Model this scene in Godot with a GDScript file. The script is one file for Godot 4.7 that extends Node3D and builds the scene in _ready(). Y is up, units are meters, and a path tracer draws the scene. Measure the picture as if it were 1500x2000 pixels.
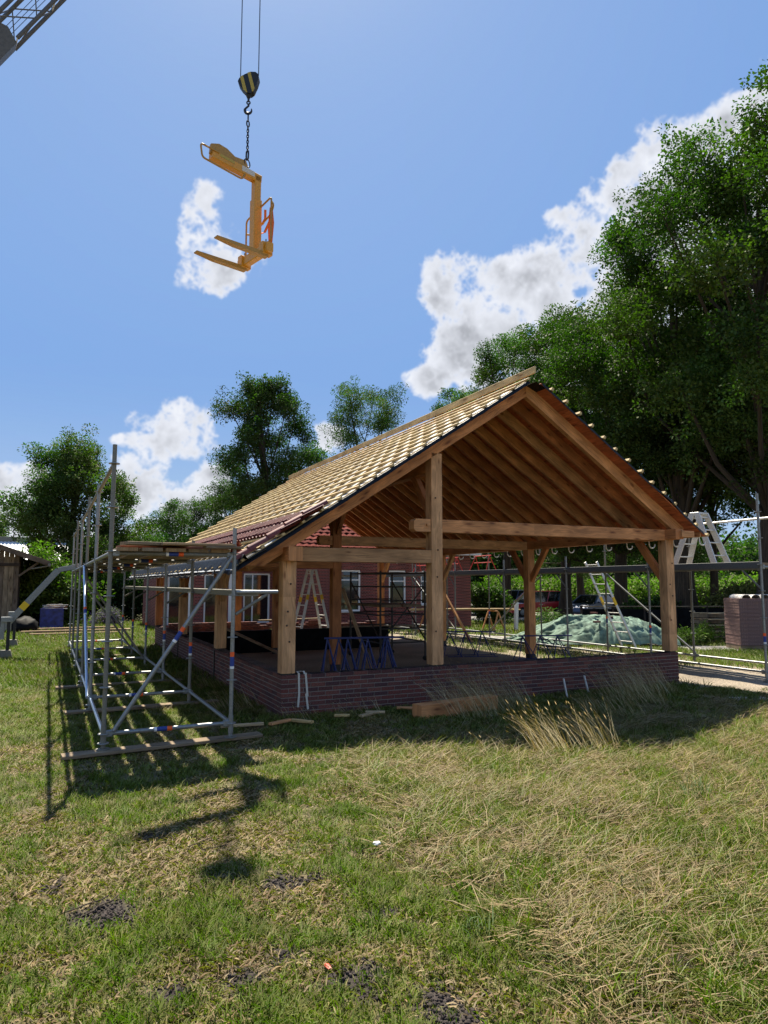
extends Node3D
# World axes: x runs along the barn's front gable, depth d runs into the site (z = -d), h is height above the lawn.

var R := RandomNumberGenerator.new()
var M := {}
var used := {}
var cache := {}
const CAM := Vector3(-3.0, 1.85, 9.533)

func V(x: float, d: float, h: float) -> Vector3:
	return Vector3(x, h, -d)

# ---------------------------------------------------------------- nodes
func numbered(nm: String) -> String:
	if not used.has(nm):
		used[nm] = 0
		return nm
	used[nm] += 1
	return "%s_%03d" % [nm, used[nm]]

func thing(nm: String, label: String, cat: String, at: Vector3, group := "") -> Node3D:
	var o := Node3D.new()
	o.name = numbered(nm)
	add_child(o)
	o.position = at
	tag(o, label, cat, group)
	return o

func tag(o: Node, label: String, cat: String, group := "") -> void:
	o.set_meta("label", label)
	o.set_meta("category", cat)
	if group != "":
		o.set_meta("group", group)

func wt(n: Node) -> Transform3D:
	var t := Transform3D()
	while n != self:
		t = (n as Node3D).transform * t
		n = n.get_parent()
	return t

func put(mesh: Mesh, nm: String, parent: Node, mat: Material, t: Transform3D) -> MeshInstance3D:
	var mi := MeshInstance3D.new()
	mi.name = numbered(nm) if parent == self else nm
	mi.mesh = mesh
	mi.material_override = mat
	parent.add_child(mi, true)
	mi.transform = t if parent == self else wt(parent).affine_inverse() * t
	return mi

func at_pos(p: Vector3) -> Transform3D:
	return Transform3D(Basis(), p)

func setting(nm: String, mesh: Mesh, mat: Material) -> MeshInstance3D:
	var o := put(mesh, nm, self, mat, Transform3D())
	o.set_meta("kind", "structure")
	return o

# ---------------------------------------------------------------- mesh helpers
func st_new() -> SurfaceTool:
	var st := SurfaceTool.new()
	st.begin(Mesh.PRIMITIVE_TRIANGLES)
	return st

func tri(st: SurfaceTool, a: Vector3, b: Vector3, c: Vector3, na: Vector3, nb: Vector3, nc: Vector3, ua := Vector2(), ub := Vector2(), uc := Vector2()) -> void:
	var g := (c - a).cross(b - a)
	st.set_normal(na); st.set_uv(ua); st.add_vertex(a)
	if g.dot(na + nb + nc) >= 0.0:
		st.set_normal(nb); st.set_uv(ub); st.add_vertex(b)
		st.set_normal(nc); st.set_uv(uc); st.add_vertex(c)
	else:
		st.set_normal(nc); st.set_uv(uc); st.add_vertex(c)
		st.set_normal(nb); st.set_uv(ub); st.add_vertex(b)

func quad(st: SurfaceTool, a: Vector3, b: Vector3, c: Vector3, d: Vector3, n: Vector3, ua := Vector2(0, 0), ub := Vector2(1, 0), uc := Vector2(1, 1), ud := Vector2(0, 1)) -> void:
	tri(st, a, b, c, n, n, n, ua, ub, uc)
	tri(st, a, c, d, n, n, n, ua, uc, ud)

# a flat quad whose normal points away from "inside"
func face(st: SurfaceTool, a: Vector3, b: Vector3, c: Vector3, d: Vector3, inside: Vector3) -> void:
	var n := (b - a).cross(c - a).normalized()
	if n.dot((a + b + c + d) * 0.25 - inside) < 0.0:
		n = -n
	var l1 := a.distance_to(b)
	var l2 := b.distance_to(c)
	quad(st, a, b, c, d, n, Vector2(0, 0), Vector2(l1, 0), Vector2(l1, l2), Vector2(0, l2))

# bar of length L along x, chamfered, grain (u) along its length
func beam_mesh(L: float, w: float, h: float, ch: float) -> ArrayMesh:
	var key := "b%.3f/%.3f/%.3f/%d" % [L, w, h, R.randi() % 5]
	if cache.has(key):
		return cache[key]
	ch = min(ch, min(w, h) * 0.25)
	var st := st_new()
	var y := h * 0.5
	var z := w * 0.5
	var ring := [Vector2(y, z - ch), Vector2(y - ch, z), Vector2(-y + ch, z), Vector2(-y, z - ch), Vector2(-y, -z + ch), Vector2(-y + ch, -z), Vector2(y - ch, -z), Vector2(y, -z + ch)]
	var u0 := R.randf() * 7.0
	var v := R.randf() * 3.0
	var x0 := -L * 0.5
	var x1 := L * 0.5
	for i in 8:
		var p: Vector2 = ring[i]
		var q: Vector2 = ring[(i + 1) % 8]
		var e := q - p
		var n := Vector3(0, -e.y, e.x).normalized()
		var m := (p + q) * 0.5
		if n.dot(Vector3(0, m.x, m.y)) < 0.0:
			n = -n
		var dv := e.length()
		quad(st, Vector3(x0, p.x, p.y), Vector3(x1, p.x, p.y), Vector3(x1, q.x, q.y), Vector3(x0, q.x, q.y), n, Vector2(u0, v), Vector2(u0 + L, v), Vector2(u0 + L, v + dv), Vector2(u0, v + dv))
		v += dv
	for s in [-1.0, 1.0]:
		var n := Vector3(s, 0, 0)
		for i in range(1, 7):
			var a: Vector2 = ring[0]
			var b: Vector2 = ring[i]
			var c: Vector2 = ring[i + 1]
			tri(st, Vector3(s * x1, a.x, a.y), Vector3(s * x1, b.x, b.y), Vector3(s * x1, c.x, c.y), n, n, n, Vector2(0.013 * a.x, a.y), Vector2(0.013 * b.x, b.y), Vector2(0.013 * c.x, c.y))
	var me := st.commit()
	cache[key] = me
	return me

func frame_to(a: Vector3, b: Vector3, up := Vector3.UP) -> Basis:
	var x := (b - a).normalized()
	if abs(x.dot(up)) > 0.999:
		up = Vector3(1, 0, 0)
	var z := x.cross(up).normalized()
	return Basis(x, z.cross(x), z)

func beam(parent: Node, nm: String, a: Vector3, b: Vector3, w: float, h: float, mat: Material, up := Vector3.UP, ch := 0.005) -> MeshInstance3D:
	return put(beam_mesh(a.distance_to(b), w, h, ch), nm, parent, mat, Transform3D(frame_to(a, b, up), (a + b) * 0.5))

func box(parent: Node, nm: String, c: Vector3, size: Vector3, mat: Material, yaw := 0.0, ch := 0.004) -> MeshInstance3D:
	return put(beam_mesh(size.x, size.z, size.y, ch), nm, parent, mat, Transform3D(Basis(Vector3.UP, yaw), c))

func tube_into(st: SurfaceTool, pts: Array, radii: Array, sides: int, caps := true) -> void:
	var rings := []
	var norms := []
	var side := Vector3.ZERO
	for i in pts.size():
		var p: Vector3 = pts[i]
		var t: Vector3
		if i == 0:
			t = pts[1] - p
		elif i == pts.size() - 1:
			t = p - pts[i - 1]
		else:
			t = (pts[i + 1] - p).normalized() + (p - pts[i - 1]).normalized()
		t = t.normalized()
		if side == Vector3.ZERO:
			side = t.cross(Vector3.UP if abs(t.y) < 0.95 else Vector3.RIGHT).normalized()
		side = (side - t * side.dot(t)).normalized()
		var up := t.cross(side)
		var r := []
		var n := []
		for k in sides:
			var a := TAU * k / sides
			var o := side * cos(a) + up * sin(a)
			n.append(o)
			r.append(p + o * float(radii[i]))
		rings.append(r)
		norms.append(n)
	var u := 0.0
	for i in pts.size() - 1:
		var u2: float = u + pts[i].distance_to(pts[i + 1])
		for k in sides:
			var k2 := (k + 1) % sides
			var va := float(k) / sides
			var vb := float(k + 1) / sides
			tri(st, rings[i][k], rings[i][k2], rings[i + 1][k2], norms[i][k], norms[i][k2], norms[i + 1][k2], Vector2(u, va), Vector2(u, vb), Vector2(u2, vb))
			tri(st, rings[i][k], rings[i + 1][k2], rings[i + 1][k], norms[i][k], norms[i + 1][k2], norms[i + 1][k], Vector2(u, va), Vector2(u2, vb), Vector2(u2, va))
		u = u2
	if caps:
		for e in [0, pts.size() - 1]:
			var o: Vector3 = (pts[0] - pts[1]) if e == 0 else (pts[e] - pts[e - 1])
			o = o.normalized()
			for k in range(1, sides - 1):
				tri(st, rings[e][0], rings[e][k], rings[e][k + 1], o, o, o)

func pipe(parent: Node, nm: String, pts: Array, r: float, mat: Material, sides := 10) -> MeshInstance3D:
	var c: Vector3 = (pts[0] + pts[-1]) * 0.5
	var loc := []
	var rad := []
	for p in pts:
		loc.append(p - c)
		rad.append(r)
	var st := st_new()
	tube_into(st, loc, rad, sides)
	return put(st.commit(), nm, parent, mat, at_pos(c))

# a closed or open bent rod through rounded corners
func rounded(pts: Array, rad: float, n := 4) -> Array:
	var out := [pts[0]]
	for i in range(1, pts.size() - 1):
		var p: Vector3 = pts[i]
		var a: Vector3 = p + (pts[i - 1] - p).normalized() * rad
		var b: Vector3 = p + (pts[i + 1] - p).normalized() * rad
		for k in n + 1:
			var t := float(k) / n
			out.append(a.lerp(p, t).lerp(p.lerp(b, t), t))
	out.append(pts[-1])
	return out

# polygon in xy, thickness along z
func prism(poly: Array, depth: float) -> ArrayMesh:
	var st := st_new()
	prism_into(st, poly, depth, Transform3D())
	return st.commit()

func prism_into(st: SurfaceTool, poly: Array, depth: float, t: Transform3D) -> void:
	var pp := PackedVector2Array(poly)
	if Geometry2D.is_polygon_clockwise(pp):
		pp.reverse()
	var idx := Geometry2D.triangulate_polygon(pp)
	var z := depth * 0.5
	for s in [-1.0, 1.0]:
		var n: Vector3 = t.basis * Vector3(0, 0, s)
		for k in range(0, idx.size(), 3):
			var q := []
			for j in 3:
				var p := pp[idx[k + j]]
				q.append(t * Vector3(p.x, p.y, s * z))
			tri(st, q[0], q[1], q[2], n, n, n, pp[idx[k]], pp[idx[k + 1]], pp[idx[k + 2]])
	for i in pp.size():
		var p := pp[i]
		var q2 := pp[(i + 1) % pp.size()]
		var e := q2 - p
		var n: Vector3 = t.basis * Vector3(e.y, -e.x, 0).normalized()
		quad(st, t * Vector3(p.x, p.y, -z), t * Vector3(q2.x, q2.y, -z), t * Vector3(q2.x, q2.y, z), t * Vector3(p.x, p.y, z), n, Vector2(0, 0), Vector2(e.length(), 0), Vector2(e.length(), depth), Vector2(0, depth))

# turned shape round y; profile of (radius, height)
func lathe(profile: Array, sides := 14) -> ArrayMesh:
	var st := st_new()
	for i in profile.size() - 1:
		var p: Vector2 = profile[i]
		var q: Vector2 = profile[i + 1]
		var e := q - p
		for k in sides:
			var a := TAU * k / sides
			var b := TAU * (k + 1) / sides
			var ca := Vector3(cos(a), 0, sin(a))
			var cb := Vector3(cos(b), 0, sin(b))
			var na := (ca * e.y - Vector3.UP * e.x).normalized()
			var nb := (cb * e.y - Vector3.UP * e.x).normalized()
			var up := Vector3.UP
			tri(st, ca * p.x + up * p.y, cb * p.x + up * p.y, cb * q.x + up * q.y, na, nb, nb)
			tri(st, ca * p.x + up * p.y, cb * q.x + up * q.y, ca * q.x + up * q.y, na, nb, na)
	return st.commit()

# sheet of rows of points, smooth
func sheet(rows: Array, thick := 0.0, hint := Vector3.UP) -> ArrayMesh:
	var st := st_new()
	var sum := Vector3.ZERO
	for i in rows.size() - 1:
		for j in rows[i].size() - 1:
			sum += (rows[i + 1][j + 1] - rows[i][j]).cross(rows[i][j + 1] - rows[i][j])
	if sum.dot(hint) < 0.0:
		for i in rows.size():
			rows[i].reverse()
	st.set_smooth_group(0)
	for i in rows.size() - 1:
		for j in rows[i].size() - 1:
			var a: Vector3 = rows[i][j]
			var b: Vector3 = rows[i][j + 1]
			var c: Vector3 = rows[i + 1][j + 1]
			var d: Vector3 = rows[i + 1][j]
			for p in [a, b, c, a, c, d]:
				st.set_uv(Vector2(p.x, p.z))
				st.add_vertex(p)
	if thick > 0.0:
		var down := Vector3(0, -thick, 0)
		for i in rows.size() - 1:
			for j in rows[i].size() - 1:
				var a: Vector3 = rows[i][j] + down
				var b: Vector3 = rows[i][j + 1] + down
				var c: Vector3 = rows[i + 1][j + 1] + down
				var d: Vector3 = rows[i + 1][j] + down
				for p in [a, c, b, a, d, c]:
					st.set_uv(Vector2(p.x, p.z))
					st.add_vertex(p)
	st.index()
	st.generate_normals()
	return st.commit()

# ---------------------------------------------------------------- materials
func img_tex(w: int, h: int, f: Callable, normals := 0.0) -> ImageTexture:
	var data := PackedByteArray()
	data.resize(w * h * 3)
	var k := 0
	for y in h:
		for x in w:
			var c: Color = f.call(x, y)
			data[k] = int(clampf(c.r, 0, 1) * 255.0)
			data[k + 1] = int(clampf(c.g, 0, 1) * 255.0)
			data[k + 2] = int(clampf(c.b, 0, 1) * 255.0)
			k += 3
	var im := Image.create_from_data(w, h, false, Image.FORMAT_RGB8, data)
	if normals > 0.0:
		im.convert(Image.FORMAT_RGBA8)
		im.bump_map_to_normal_map(normals)
	return ImageTexture.create_from_image(im)

func noise(seed_: int, freq: float, oct := 4) -> FastNoiseLite:
	var n := FastNoiseLite.new()
	n.seed = seed_
	n.noise_type = FastNoiseLite.TYPE_SIMPLEX_SMOOTH
	n.frequency = freq
	n.fractal_octaves = oct
	return n

func tex_noise(seed_: int, size: int, freq: float, lo: float, hi: float, oct := 5, tint := Color(1, 1, 1)) -> ImageTexture:
	var src := noise(seed_, freq, oct).get_seamless_image(size, size)
	return img_tex(size, size, func(x, y):
		var v: float = lerpf(lo, hi, src.get_pixel(x, y).r)
		return Color(lerpf(v, v * tint.r, 1.0), v * tint.g, v * tint.b))

func rgb(r: float, g: float, b: float) -> Color:
	return Color(r / 255.0, g / 255.0, b / 255.0)

func mat(nm: String, c: Color, rough: float, metal := 0.0, tex = null, scale := 1.0, triplanar := true, nrm = null, nstr := 0.5) -> StandardMaterial3D:
	var m := StandardMaterial3D.new()
	m.albedo_color = c
	m.roughness = rough
	m.metallic = metal
	if tex:
		m.albedo_texture = tex
	if nrm:
		m.normal_enabled = true
		m.normal_texture = nrm
		m.normal_scale = nstr
	if tex or nrm:
		m.uv1_triplanar = triplanar
		m.uv1_scale = Vector3(scale, scale, scale)
	M[nm] = m
	return m

func make_materials() -> void:
	# sawn timber: fibres along u, growth bands and a few knots
	var g1 := noise(3, 1.0, 3)
	var g2 := noise(5, 1.0, 2)
	var knots := []
	R.seed = 77
	for i in 16:
		knots.append([R.randf() * 1024.0, R.randf() * 256.0, R.randf_range(3.0, 7.0)])
	var cracks := []
	for i in 14:
		cracks.append([R.randf() * 900.0, R.randf() * 250.0, R.randf_range(60.0, 260.0), R.randf_range(-0.01, 0.01)])
	var wood_f := func(x, y):
		var bend: float = g2.get_noise_2d(x * 0.004, y * 0.02) * 26.0
		var kd := 0.0
		for kn in knots:
			var dx: float = (x - kn[0]) / (kn[2] * 3.4)
			var dy: float = (y - kn[1]) / kn[2]
			var q := dx * dx + dy * dy
			if q < 6.0:
				kd = maxf(kd, exp(-q * 1.4))
				bend += exp(-q * 0.5) * kn[2] * signf(dy)
		var band: float = g1.get_noise_2d(x * 0.0025, (y + bend) * 0.085)
		var fibre: float = g1.get_noise_2d(x * 0.02 + 90.0, y * 0.8)
		var blot: float = g2.get_noise_2d(x * 0.006 + 40.0, y * 0.012 + 9.0)
		var v: float = 0.83 + band * 0.13 + fibre * 0.09 + blot * 0.13
		v *= 1.0 - 0.4 * kd
		for ck in cracks:
			var t: float = (x - ck[0]) / ck[2]
			if t > 0.0 and t < 1.0 and absf(y - ck[1] - (x - ck[0]) * ck[3]) < 0.9 * sin(t * PI):
				v *= 0.62
		return Color(v, v * (1.0 - 0.07 * (1.0 - v) - 0.1 * kd), v * (0.99 - 0.18 * (1.0 - v) - 0.15 * kd))
	var wood := img_tex(1024, 256, wood_f)
	var fine := tex_noise(11, 512, 0.03, 0.86, 1.06, 6)
	var gritty := tex_noise(12, 512, 0.03, 0.62, 1.14, 6)
	var blotch := tex_noise(13, 256, 0.012, 0.55, 1.2, 5)
	var bump := ImageTexture.create_from_image(_normal_of(noise(17, 0.05, 5).get_seamless_image(512, 512), 5.0))
	var wm := func(nm, c, rough):
		var m := mat(nm, c, rough, 0.0, wood, 1.0, false)
		m.uv1_scale = Vector3(0.27, 1.15, 1)
		return m
	wm.call("timber", rgb(222, 155, 98), 0.75)
	wm.call("timber_b", rgb(212, 142, 86), 0.75)
	wm.call("timber_c", rgb(230, 168, 112), 0.75)
	wm.call("timber_d", rgb(196, 128, 78), 0.78)
	wm.call("timber_e", rgb(228, 176, 126), 0.75)
	wm.call("timber_old", rgb(170, 142, 108), 0.85)
	wm.call("timber_stained", rgb(186, 142, 98), 0.8)
	wm.call("sheathing", rgb(212, 122, 72), 0.8)
	wm.call("sheathing_b", rgb(200, 110, 64), 0.8)
	wm.call("batten", rgb(232, 205, 148), 0.75)
	wm.call("batten_b", rgb(222, 190, 130), 0.75)
	wm.call("pale_wood", rgb(216, 190, 148), 0.8)
	wm.call("plank_red", rgb(150, 88, 58), 0.85)
	wm.call("plank_grey", rgb(150, 132, 108), 0.9)
	wm.call("shed_wood", rgb(118, 102, 86), 0.9)
	wm.call("shed_dark", rgb(70, 58, 50), 0.9)
	mat("galv", rgb(140, 143, 142), 0.45, 0.6, fine, 1.6)
	mat("galv_shaded", rgb(92, 94, 92), 0.65, 0.2, fine, 1.6)  # galvanised steel with shade painted into its colour, for the right deck edge
	mat("galv_dull", rgb(122, 120, 110), 0.6, 0.3, fine, 2.2)
	mat("galv_new", rgb(185, 200, 218), 0.3, 0.8, fine, 1.2)
	mat("steel_dark", rgb(70, 66, 62), 0.6, 0.4, fine, 2.0)
	mat("alu", rgb(215, 215, 210), 0.42, 0.35, fine, 2.0)
	mat("white_paint", rgb(228, 228, 222), 0.5, 0.0, fine, 2.0)
	mat("yellow_band", rgb(230, 190, 30), 0.6)
	mat("orange_band", rgb(232, 92, 30), 0.6)
	mat("blue_band", rgb(34, 58, 130), 0.6)
	mat("white_band", rgb(225, 225, 225), 0.6)
	mat("fork_yellow", rgb(216, 152, 42), 0.42, 0.0, fine, 1.5)
	mat("fork_dull", rgb(178, 134, 56), 0.5, 0.0, fine, 1.5)
	mat("strap_orange", rgb(225, 112, 52), 0.85, 0.0, fine, 3.0)
	mat("block_black", rgb(34, 34, 36), 0.5, 0.2, fine, 2.0)
	mat("block_yellow", rgb(186, 160, 60), 0.5, 0.0, fine, 2.0)
	mat("chain", rgb(52, 54, 62), 0.5, 0.5, fine, 3.0)
	mat("rope", rgb(70, 78, 92), 0.6, 0.3)
	mat("boom", rgb(96, 94, 92), 0.5, 0.3, fine, 1.0)
	mat("boom_light", rgb(205, 205, 200), 0.5)
	mat("membrane", rgb(176, 180, 182), 0.5, 0.0, fine, 1.2)
	mat("foil", rgb(20, 21, 23), 0.48, 0.0, blotch, 0.8, true, bump, 0.4)
	M.foil.metallic_specular = 0.3
	var tn := 0
	for c in [rgb(128, 56, 46), rgb(114, 50, 44), rgb(138, 66, 52)]:
		mat("tile%d" % tn, c, 0.55, 0.0, gritty, 2.0)
		tn += 1
	for i in 3:
		var fm := mat("far_tile%d" % i, [rgb(120, 60, 52), rgb(108, 54, 48), rgb(130, 68, 58)][i], 0.9, 0.0, gritty, 1.0)
		fm.metallic_specular = 0.15
	mat("tile_pale", rgb(150, 118, 108), 0.8, 0.0, gritty, 1.5)
	mat("tile_pale_b", rgb(136, 106, 98), 0.8, 0.0, fine, 1.5)
	mat("tile_new", rgb(178, 70, 42), 0.55, 0.0, fine, 2.0)
	var bn := 0
	for c in [rgb(106, 64, 58), rgb(92, 55, 52), rgb(120, 72, 62), rgb(82, 52, 53), rgb(112, 60, 52)]:
		mat("brick%d" % bn, c, 0.92, 0.0, gritty, 2.5, true, bump, 0.6)
		bn += 1
	mat("mortar", rgb(132, 122, 114), 0.95, 0.0, fine, 2.0, true, bump, 0.5)
	mat("concrete", rgb(150, 148, 142), 0.95, 0.0, blotch, 1.0, true, bump, 0.5)
	mat("black_plastic", rgb(20, 21, 23), 0.62, 0.0, blotch, 1.0)
	M.black_plastic.metallic_specular = 0.2
	mat("blue_steel", rgb(30, 46, 104), 0.5, 0.1, fine, 2.0)
	mat("red_steel", rgb(196, 52, 42), 0.5, 0.1, fine, 2.0)
	mat("blue_plastic", rgb(40, 52, 128), 0.45, 0.0, blotch, 1.2)
	mat("strap", rgb(196, 192, 178), 0.8, 0.0, fine, 3.0)
	mat("tarp", rgb(122, 148, 132), 0.8, 0.0, blotch, 1.3, true, bump, 0.4)
	M.tarp.metallic_specular = 0.25
	mat("stone_pale", rgb(212, 206, 196), 0.9, 0.0, fine, 2.0)
	mat("rubble_red", rgb(150, 78, 62), 0.95, 0.0, fine, 2.0)
	mat("corrugated", rgb(206, 210, 212), 0.5, 0.2, fine, 1.0)
	mat("glass", rgb(18, 22, 26), 0.06, 0.0)
	M.glass.metallic_specular = 0.7
	mat("window_white", rgb(232, 232, 228), 0.45)
	mat("rubber", rgb(22, 22, 23), 0.85)
	mat("tail_red", rgb(170, 22, 20), 0.25)
	mat("lamp_clear", rgb(215, 220, 222), 0.15)
	for c in [["red", rgb(172, 26, 38)], ["blue", rgb(54, 70, 100)], ["black", rgb(26, 28, 32)], ["navy", rgb(38, 56, 96)]]:
		var m := mat("car_" + c[0], c[1], 0.35, 0.25)
		m.clearcoat_enabled = true
		m.clearcoat = 0.8
		m.clearcoat_roughness = 0.08
	var bark_src := noise(23, 0.03, 5)
	var bark := img_tex(256, 256, func(x, y):
		var v: float = 0.8 + 0.35 * bark_src.get_noise_2d(x * 0.35, y * 2.2) + 0.15 * bark_src.get_noise_2d(x * 2.0, y * 4.0)
		return Color(v, v * 0.97, v * 0.93))
	var bm := mat("bark", rgb(84, 74, 62), 0.95, 0.0, bark, 1.0, false)
	bm.uv1_scale = Vector3(0.35, 2.0, 1)
	# far brickwork: courses too small to tell the bricks apart
	var bx := noise(29, 0.11, 3)
	mat("far_brick", Color(1, 1, 1), 0.95, 0.0, img_tex(256, 256, func(x, y):
		var row: int = y / 16
		var off: int = 16 if row % 2 == 1 else 0
		var cell: int = ((x + off) / 32) % 8
		var mort: bool = y % 16 < 2 or (x + off) % 32 < 2
		var v: float = 0.9 + 0.2 * sin(float(cell * 37 + row * 91)) + 0.25 * bx.get_noise_2d(x, y)
		return Color(0.60, 0.52, 0.48) if mort else Color(0.50 * v, 0.245 * v, 0.215 * v)), 0.95)
	for c in [["leaf", Color(1, 1, 1), Color(0.62, 0.86, 0.26)], ["grass", Color(1, 1, 1), Color(0.6, 0.8, 0.25)], ["flower", rgb(122, 96, 168), Color(0.3, 0.2, 0.4)]]:
		var m := mat(c[0], c[1], 0.6)
		m.vertex_color_use_as_albedo = c[0] != "flower"
		m.backlight_enabled = true
		m.backlight = c[2]
	M.leaf.roughness = 0.7
	M.leaf.metallic_specular = 0.3
	M.grass.metallic_specular = 0.3
	var cm := mat("crumb", Color(1, 1, 1), 1.0, 0.0, gritty, 6.0)
	cm.vertex_color_use_as_albedo = true
	var gm := mat("ground", Color(1, 1, 1), 0.97, 0.0, tex_noise(31, 512, 0.05, 0.45, 1.35, 6), 0.9, true, bump, 0.9)
	gm.vertex_color_use_as_albedo = true
	gm.uv1_world_triplanar = true
	var gt := mat("paving", rgb(158, 154, 148), 0.95, 0.0, blotch, 0.7, true, bump, 0.7)
	gt.uv1_world_triplanar = true

func _normal_of(im: Image, s: float) -> Image:
	im.convert(Image.FORMAT_RGBA8)
	im.bump_map_to_normal_map(s)
	return im

# ---------------------------------------------------------------- camera, sky, sun
const SUN := Vector3(0.165, 1.0, -0.655)

func sky_blue(dir: Vector3) -> Color:
	var el := asin(clampf(dir.y, -1, 1))
	var t := clampf(el / 0.9, 0.0, 1.0)
	var hz := Color(0.46, 0.64, 0.88)
	var mid := Color(0.205, 0.405, 0.81)
	var top := Color(0.15, 0.33, 0.74)
	var c := hz.lerp(mid, smoothstep(0.0, 0.35, t)).lerp(top, smoothstep(0.3, 1.0, t))
	var near := maxf(0.0, dir.dot(SUN.normalized()))
	c = c.lerp(Color(0.52, 0.66, 0.92), 0.52 * pow(near, 5.0))
	c = c.lerp(Color(0.95, 0.97, 1.0), 0.6 * pow(near, 60.0))
	return c

func setup_view() -> void:
	var cam := Camera3D.new()
	cam.name = "camera"
	add_child(cam)
	cam.position = CAM
	cam.rotation = Vector3(0.1027, -0.4489, 0)
	cam.fov = 72.86
	cam.far = 900.0
	cam.current = true
	# cumulus heaps: azimuth, elevation, half width, half height (radians)
	var heaps := [[0.183,0.513,0.024,0.024,0.74],[0.163,0.477,0.019,0.031,0.74],[0.199,0.456,0.044,0.038,0.74],[0.244,0.441,0.034,0.025,0.74],[0.183,0.416,0.034,0.022,0.74],[0.147,0.214,0.052,0.036],[0.165,0.222,0.035,0.03],[0.100,0.195,0.031,0.008],[0.108,0.146,0.034,0.036],[0.146,0.116,0.07,0.035],[0.201,0.135,0.025,0.028],[0.215,0.150,0.011,0.013],[-0.038,0.130,0.038,0.025],[-0.047,0.090,0.038,0.025],[0.700,0.494,0.019,0.011,0.74],[0.548,0.415,0.044,0.044],[0.609,0.412,0.050,0.038],[0.682,0.407,0.056,0.050],[0.748,0.438,0.056,0.063],[0.806,0.492,0.050,0.050],[0.862,0.529,0.056,0.050],[0.921,0.550,0.050,0.031],[0.965,0.563,0.038,0.019],[0.637,0.356,0.082,0.038],[0.540,0.333,0.038,0.031],[0.502,0.292,0.031,0.019],[0.851,0.455,0.075,0.075],[0.781,0.396,0.094,0.063],[0.367,0.212,0.025,0.019],[0.404,0.132,0.038,0.013],
		[0.70,0.30,0.16,0.07],[0.9,0.36,0.14,0.12],[1.05,0.5,0.12,0.1],[-0.15,0.12,0.09,0.04],[0.02,0.06,0.12,0.03],[0.3,0.06,0.2,0.035]]
	R.seed = 5
	for i in 60:   # the same kind of heaps all round, out of the view
		var az := R.randf_range(1.25, 5.75)
		var el := R.randf_range(0.06, 0.55)
		var s := R.randf_range(0.05, 0.13)
		for k in 5:
			heaps.append([az + R.randf_range(-1, 1) * s, el + R.randf_range(-0.3, 0.4) * s, s * R.randf_range(0.5, 0.9), s * R.randf_range(0.3, 0.6)])
	var n1 := noise(101, 1.0, 6)
	var n2 := noise(103, 1.0, 4)
	var W := 1024
	var Hh := 512
	var im := Image.create(W, Hh, false, Image.FORMAT_RGB8)
	for y in Hh:
		var th := PI * (y + 0.5) / Hh
		for x in W:
			var az := TAU * (x + 0.5) / W
			var dir := Vector3(sin(th) * sin(az), cos(th), -sin(th) * cos(az))
			var c := sky_blue(dir) if y < Hh / 2 + 4 else Color(0.2, 0.22, 0.16)
			im.set_pixel(x, y, c.linear_to_srgb())
	im.resize(4096, 2048, Image.INTERPOLATE_BILINEAR)
	# clouds, written only where the heaps stand
	var step := TAU / 4096.0
	var inside := PackedFloat32Array()
	inside.resize(4096 * 1024)
	for hp in heaps:
		var e := 1.75
		var ca := cos(float(hp[1]))
		var x0 := int((hp[0] - e * hp[2] / ca) / step)
		var x1 := int((hp[0] + e * hp[2] / ca) / step)
		var y0 := maxi(0, int((PI / 2 - hp[1] - e * hp[3]) / step))
		var y1 := mini(1023, int((PI / 2 - hp[1] + e * hp[3]) / step))
		for y in range(y0, y1 + 1):
			var dy: float = (PI / 2 - y * step - hp[1]) / hp[3]
			if dy < 0.0:
				dy *= 0.8
			for x in range(x0, x1 + 1):
				var dx: float = (x * step - hp[0]) * ca / hp[2]
				var q := 1.0 - (dx * dx + dy * dy) * 0.5
				if q > 0.0:
					var k := y * 4096 + posmod(x, 4096)
					inside[k] = 1.0 - (1.0 - inside[k]) * (1.0 - minf(q, 0.95) * (hp[4] if hp.size() > 4 else 1.0))
	for y in 1024:
		var th := PI * (y + 0.5) / 2048.0
		for x in 4096:
			var q := inside[y * 4096 + x]
			if q <= 0.02:
				continue
			var az := TAU * (x + 0.5) / 4096.0
			var dir := Vector3(sin(th) * sin(az), cos(th), -sin(th) * cos(az))
			var a := n1.get_noise_3dv(dir * 13.0)
			var b := 0.55 - absf(n2.get_noise_3dv(dir * 30.0 + Vector3(7, 3, 1))) * 2.4
			var c2 := 0.5 - absf(n2.get_noise_3dv(dir * 85.0 + Vector3(2, 8, 5))) * 2.2
			var den := q * 1.25 - 0.55 + a * 0.86 + b * 0.24 + c2 * 0.14 + 0.02
			if den <= 0.0:
				continue
			var alpha := smoothstep(0.0, 0.55, den)
			var deep := smoothstep(0.3, 1.1, den)
			var pat := n2.get_noise_3dv(dir * 15.0 + Vector3(0, 9, 4))
			var lum := 0.98 - 0.50 * deep * clampf(0.66 + pat * 1.4, 0.0, 1.0) + (b * 0.10 + c2 * 0.05) * (0.4 + deep) - 0.05
			lum = clampf(lum, 0.42, 1.0)
			var cc := Color(lum * 0.95, lum * 0.98, lum * 1.06)
			var bg := im.get_pixel(x, y).srgb_to_linear()
			im.set_pixel(x, y, bg.lerp(cc, alpha * 0.97).linear_to_srgb())
	var pano := PanoramaSkyMaterial.new()
	pano.panorama = ImageTexture.create_from_image(im)
	pano.energy_multiplier = 0.43
	var sky := Sky.new()
	sky.sky_material = pano
	var env := Environment.new()
	env.background_mode = Environment.BG_SKY
	env.sky = sky
	env.ambient_light_source = Environment.AMBIENT_SOURCE_SKY
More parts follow.
